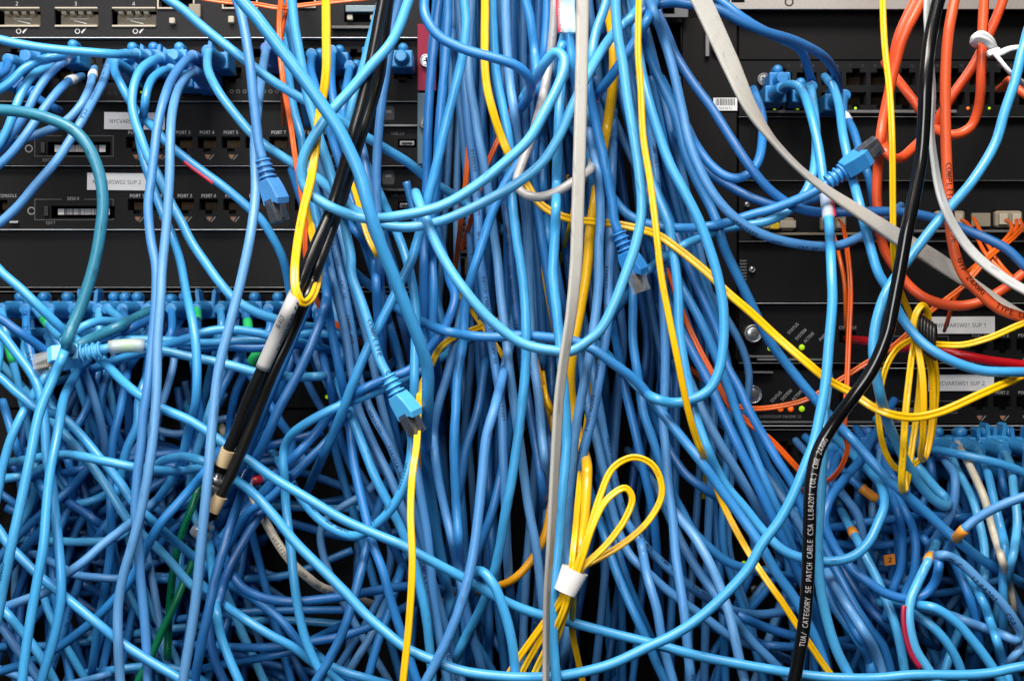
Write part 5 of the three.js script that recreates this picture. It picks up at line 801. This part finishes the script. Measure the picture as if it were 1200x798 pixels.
{ // yellow bundle gathered by a white wrap
  const g = thing('fiber_bundle', 'yellow zip fiber folded into loops above a white paper wrap', 'cable coil');
  const wrapC = [668, 681, 18];
  const runs = [
    [[666, 684, 18], [672, 668, 18.2], [691, 660, 17.6], [732, 636, 17.4], [762, 608, 17.4], [776, 577, 17.4], [766, 546, 17.4], [743, 536, 17.4], [719, 548, 17.6], [702, 585, 18], [688, 630, 18.3], [676, 664, 18.4], [668, 684, 18.3]],
    [[670, 684, 18.3], [680, 668, 18.4], [711, 638, 18.2], [734, 606, 18.2], [741, 583, 18.2], [733, 572, 18.3], [711, 586, 18.6], [695, 616, 18.8], [683, 652, 18.8], [672, 684, 18.6]],
    [[668, 670, 18.3], [658, 702, 18.3], [636, 732, 17.8], [606, 774, 17.4], [590, 800, 17]], [[668, 672, 18], [660, 706, 18], [638, 742, 17.6], [612, 788, 17.2], [604, 812, 17]], [[670, 672, 18.4], [663, 708, 18.4], [644, 752, 17.9], [626, 790, 17.4], [618, 812, 17.2]], [[671, 672, 18.1], [666, 706, 18.1], [650, 756, 17.4], [638, 790, 17], [632, 812, 17]],
    [[672, 672, 17.7], [672, 700, 17.6], [671, 742, 15], [678, 776, 14.4], [686, 812, 14]]];
  runs.forEach((tp, n) => { const cv = new THREE.CatmullRomCurve3(tp.map(([x, y, z]) => W(x, y, z / 100)), false, 'centripetal'), ge = sweep(cv.getSpacedPoints(80), 'z', 0.0034, { twist: Array.from({ length: 81 }, (_, i) => 25 * Math.sin(i * 0.06 + n * 1.3)) }); ge.userData = {}; mesh('fiber_run', ge, jacket('Y', n % 3, n === 0 ? 'p' : ''), g); });
  const w = mesh('x', new THREE.CylinderGeometry(0.0068, 0.0056, 0.0122, 28, 3, true), std(0xe9e9ea, 0.6, 0, { side: THREE.DoubleSide, roughnessMap: roughNoise }), scene); const wp = w.geometry.attributes.position; for (let i = 0; i < wp.count; i++) wp.setZ(i, wp.getZ(i) * 0.72);
  w.geometry.computeVertexNormals(); w.position.copy(W(...wrapC.slice(0, 2), 0.184)); w.rotation.z = -0.42; tag(w, 'paper_wrap', 'white paper wrap round the neck of the yellow looped fiber', 'wrap');
}
{ // white twist tie
  const g = thing('twist_tie', 'white flat twist tie knotted round two red orange cables', 'cable tie'), mat = std(0xdfe0e4, 0.4);
  const line = (name, pts, tw) => { const cv = new THREE.CatmullRomCurve3(pts.map(([x, y, z]) => W(x, y, z / 100)), false, 'centripetal'), ge = sweep(cv.getSpacedPoints(40), 'r', 0.0042, { twist: Array.from({ length: 41 }, (_, i) => tw + i * 1.2) }); ge.userData = {}; mesh(name, ge, mat, g); };
  line('tie_loop', [[1166, 58, 14.2], [1160, 46, 14.8], [1150, 40, 15], [1143, 44, 14.9], [1143, 50, 14.4], [1150, 52, 13]], 20); line('tie_loop', [[1166, 60, 14], [1158, 50, 14.9], [1148, 44, 15.1], [1142, 49, 14.7], [1146, 54, 13.6]], 30);
  line('tie_tail', [[1162, 62, 14.6], [1172, 62, 14.9], [1184, 57, 15], [1200, 55, 15], [1212, 56, 15]], 40); line('tie_tail', [[1166, 62, 14.8], [1174, 72, 15], [1182, 82, 15], [1190, 90, 14.6], [1206, 102, 14]], 60);
  const k = mesh('tie_knot', new RoundedBoxGeometry(0.007, 0.0035, 0.004, 2, 0.0012), mat, g); k.position.copy(W(1165, 61, 0.147)); k.rotation.z = 0.3;
}
{ // seated plugs whose cables are hidden
  const rows = [[], [[1175, 522], [1204, 526]], [[147, 65], [172, 65], [203, 65], [76, 62], [30, 66], [435, 62], [470, 66], [917, 92]]];
  rows.forEach((r, ri) => r.forEach(([x, y], i) => { const g = thing('network_plug', ['blue plug boot with a rounded button seated above the blue tangle', 'blue plug boot seated under the yellow coil', 'blue plug boot seated in a jack among bending cables'][ri], 'plug', ['plug boots above the blue tangle', 'plug boots under the yellow coil', 'plug boots in the upper jacks'][ri]); seatedPlug(g, x, y, 0.034, ['#2f86c0', '#2a78b8', '#3a8ccc'][i % 3], ri === 1 || (ri === 0 && i % 4 === 1) ? 'prong' : 'up'); }));
}
scene.traverse(o => { if (o.isMesh) { o.castShadow = true; o.receiveShadow = true; } });
renderer.render(scene, camera);
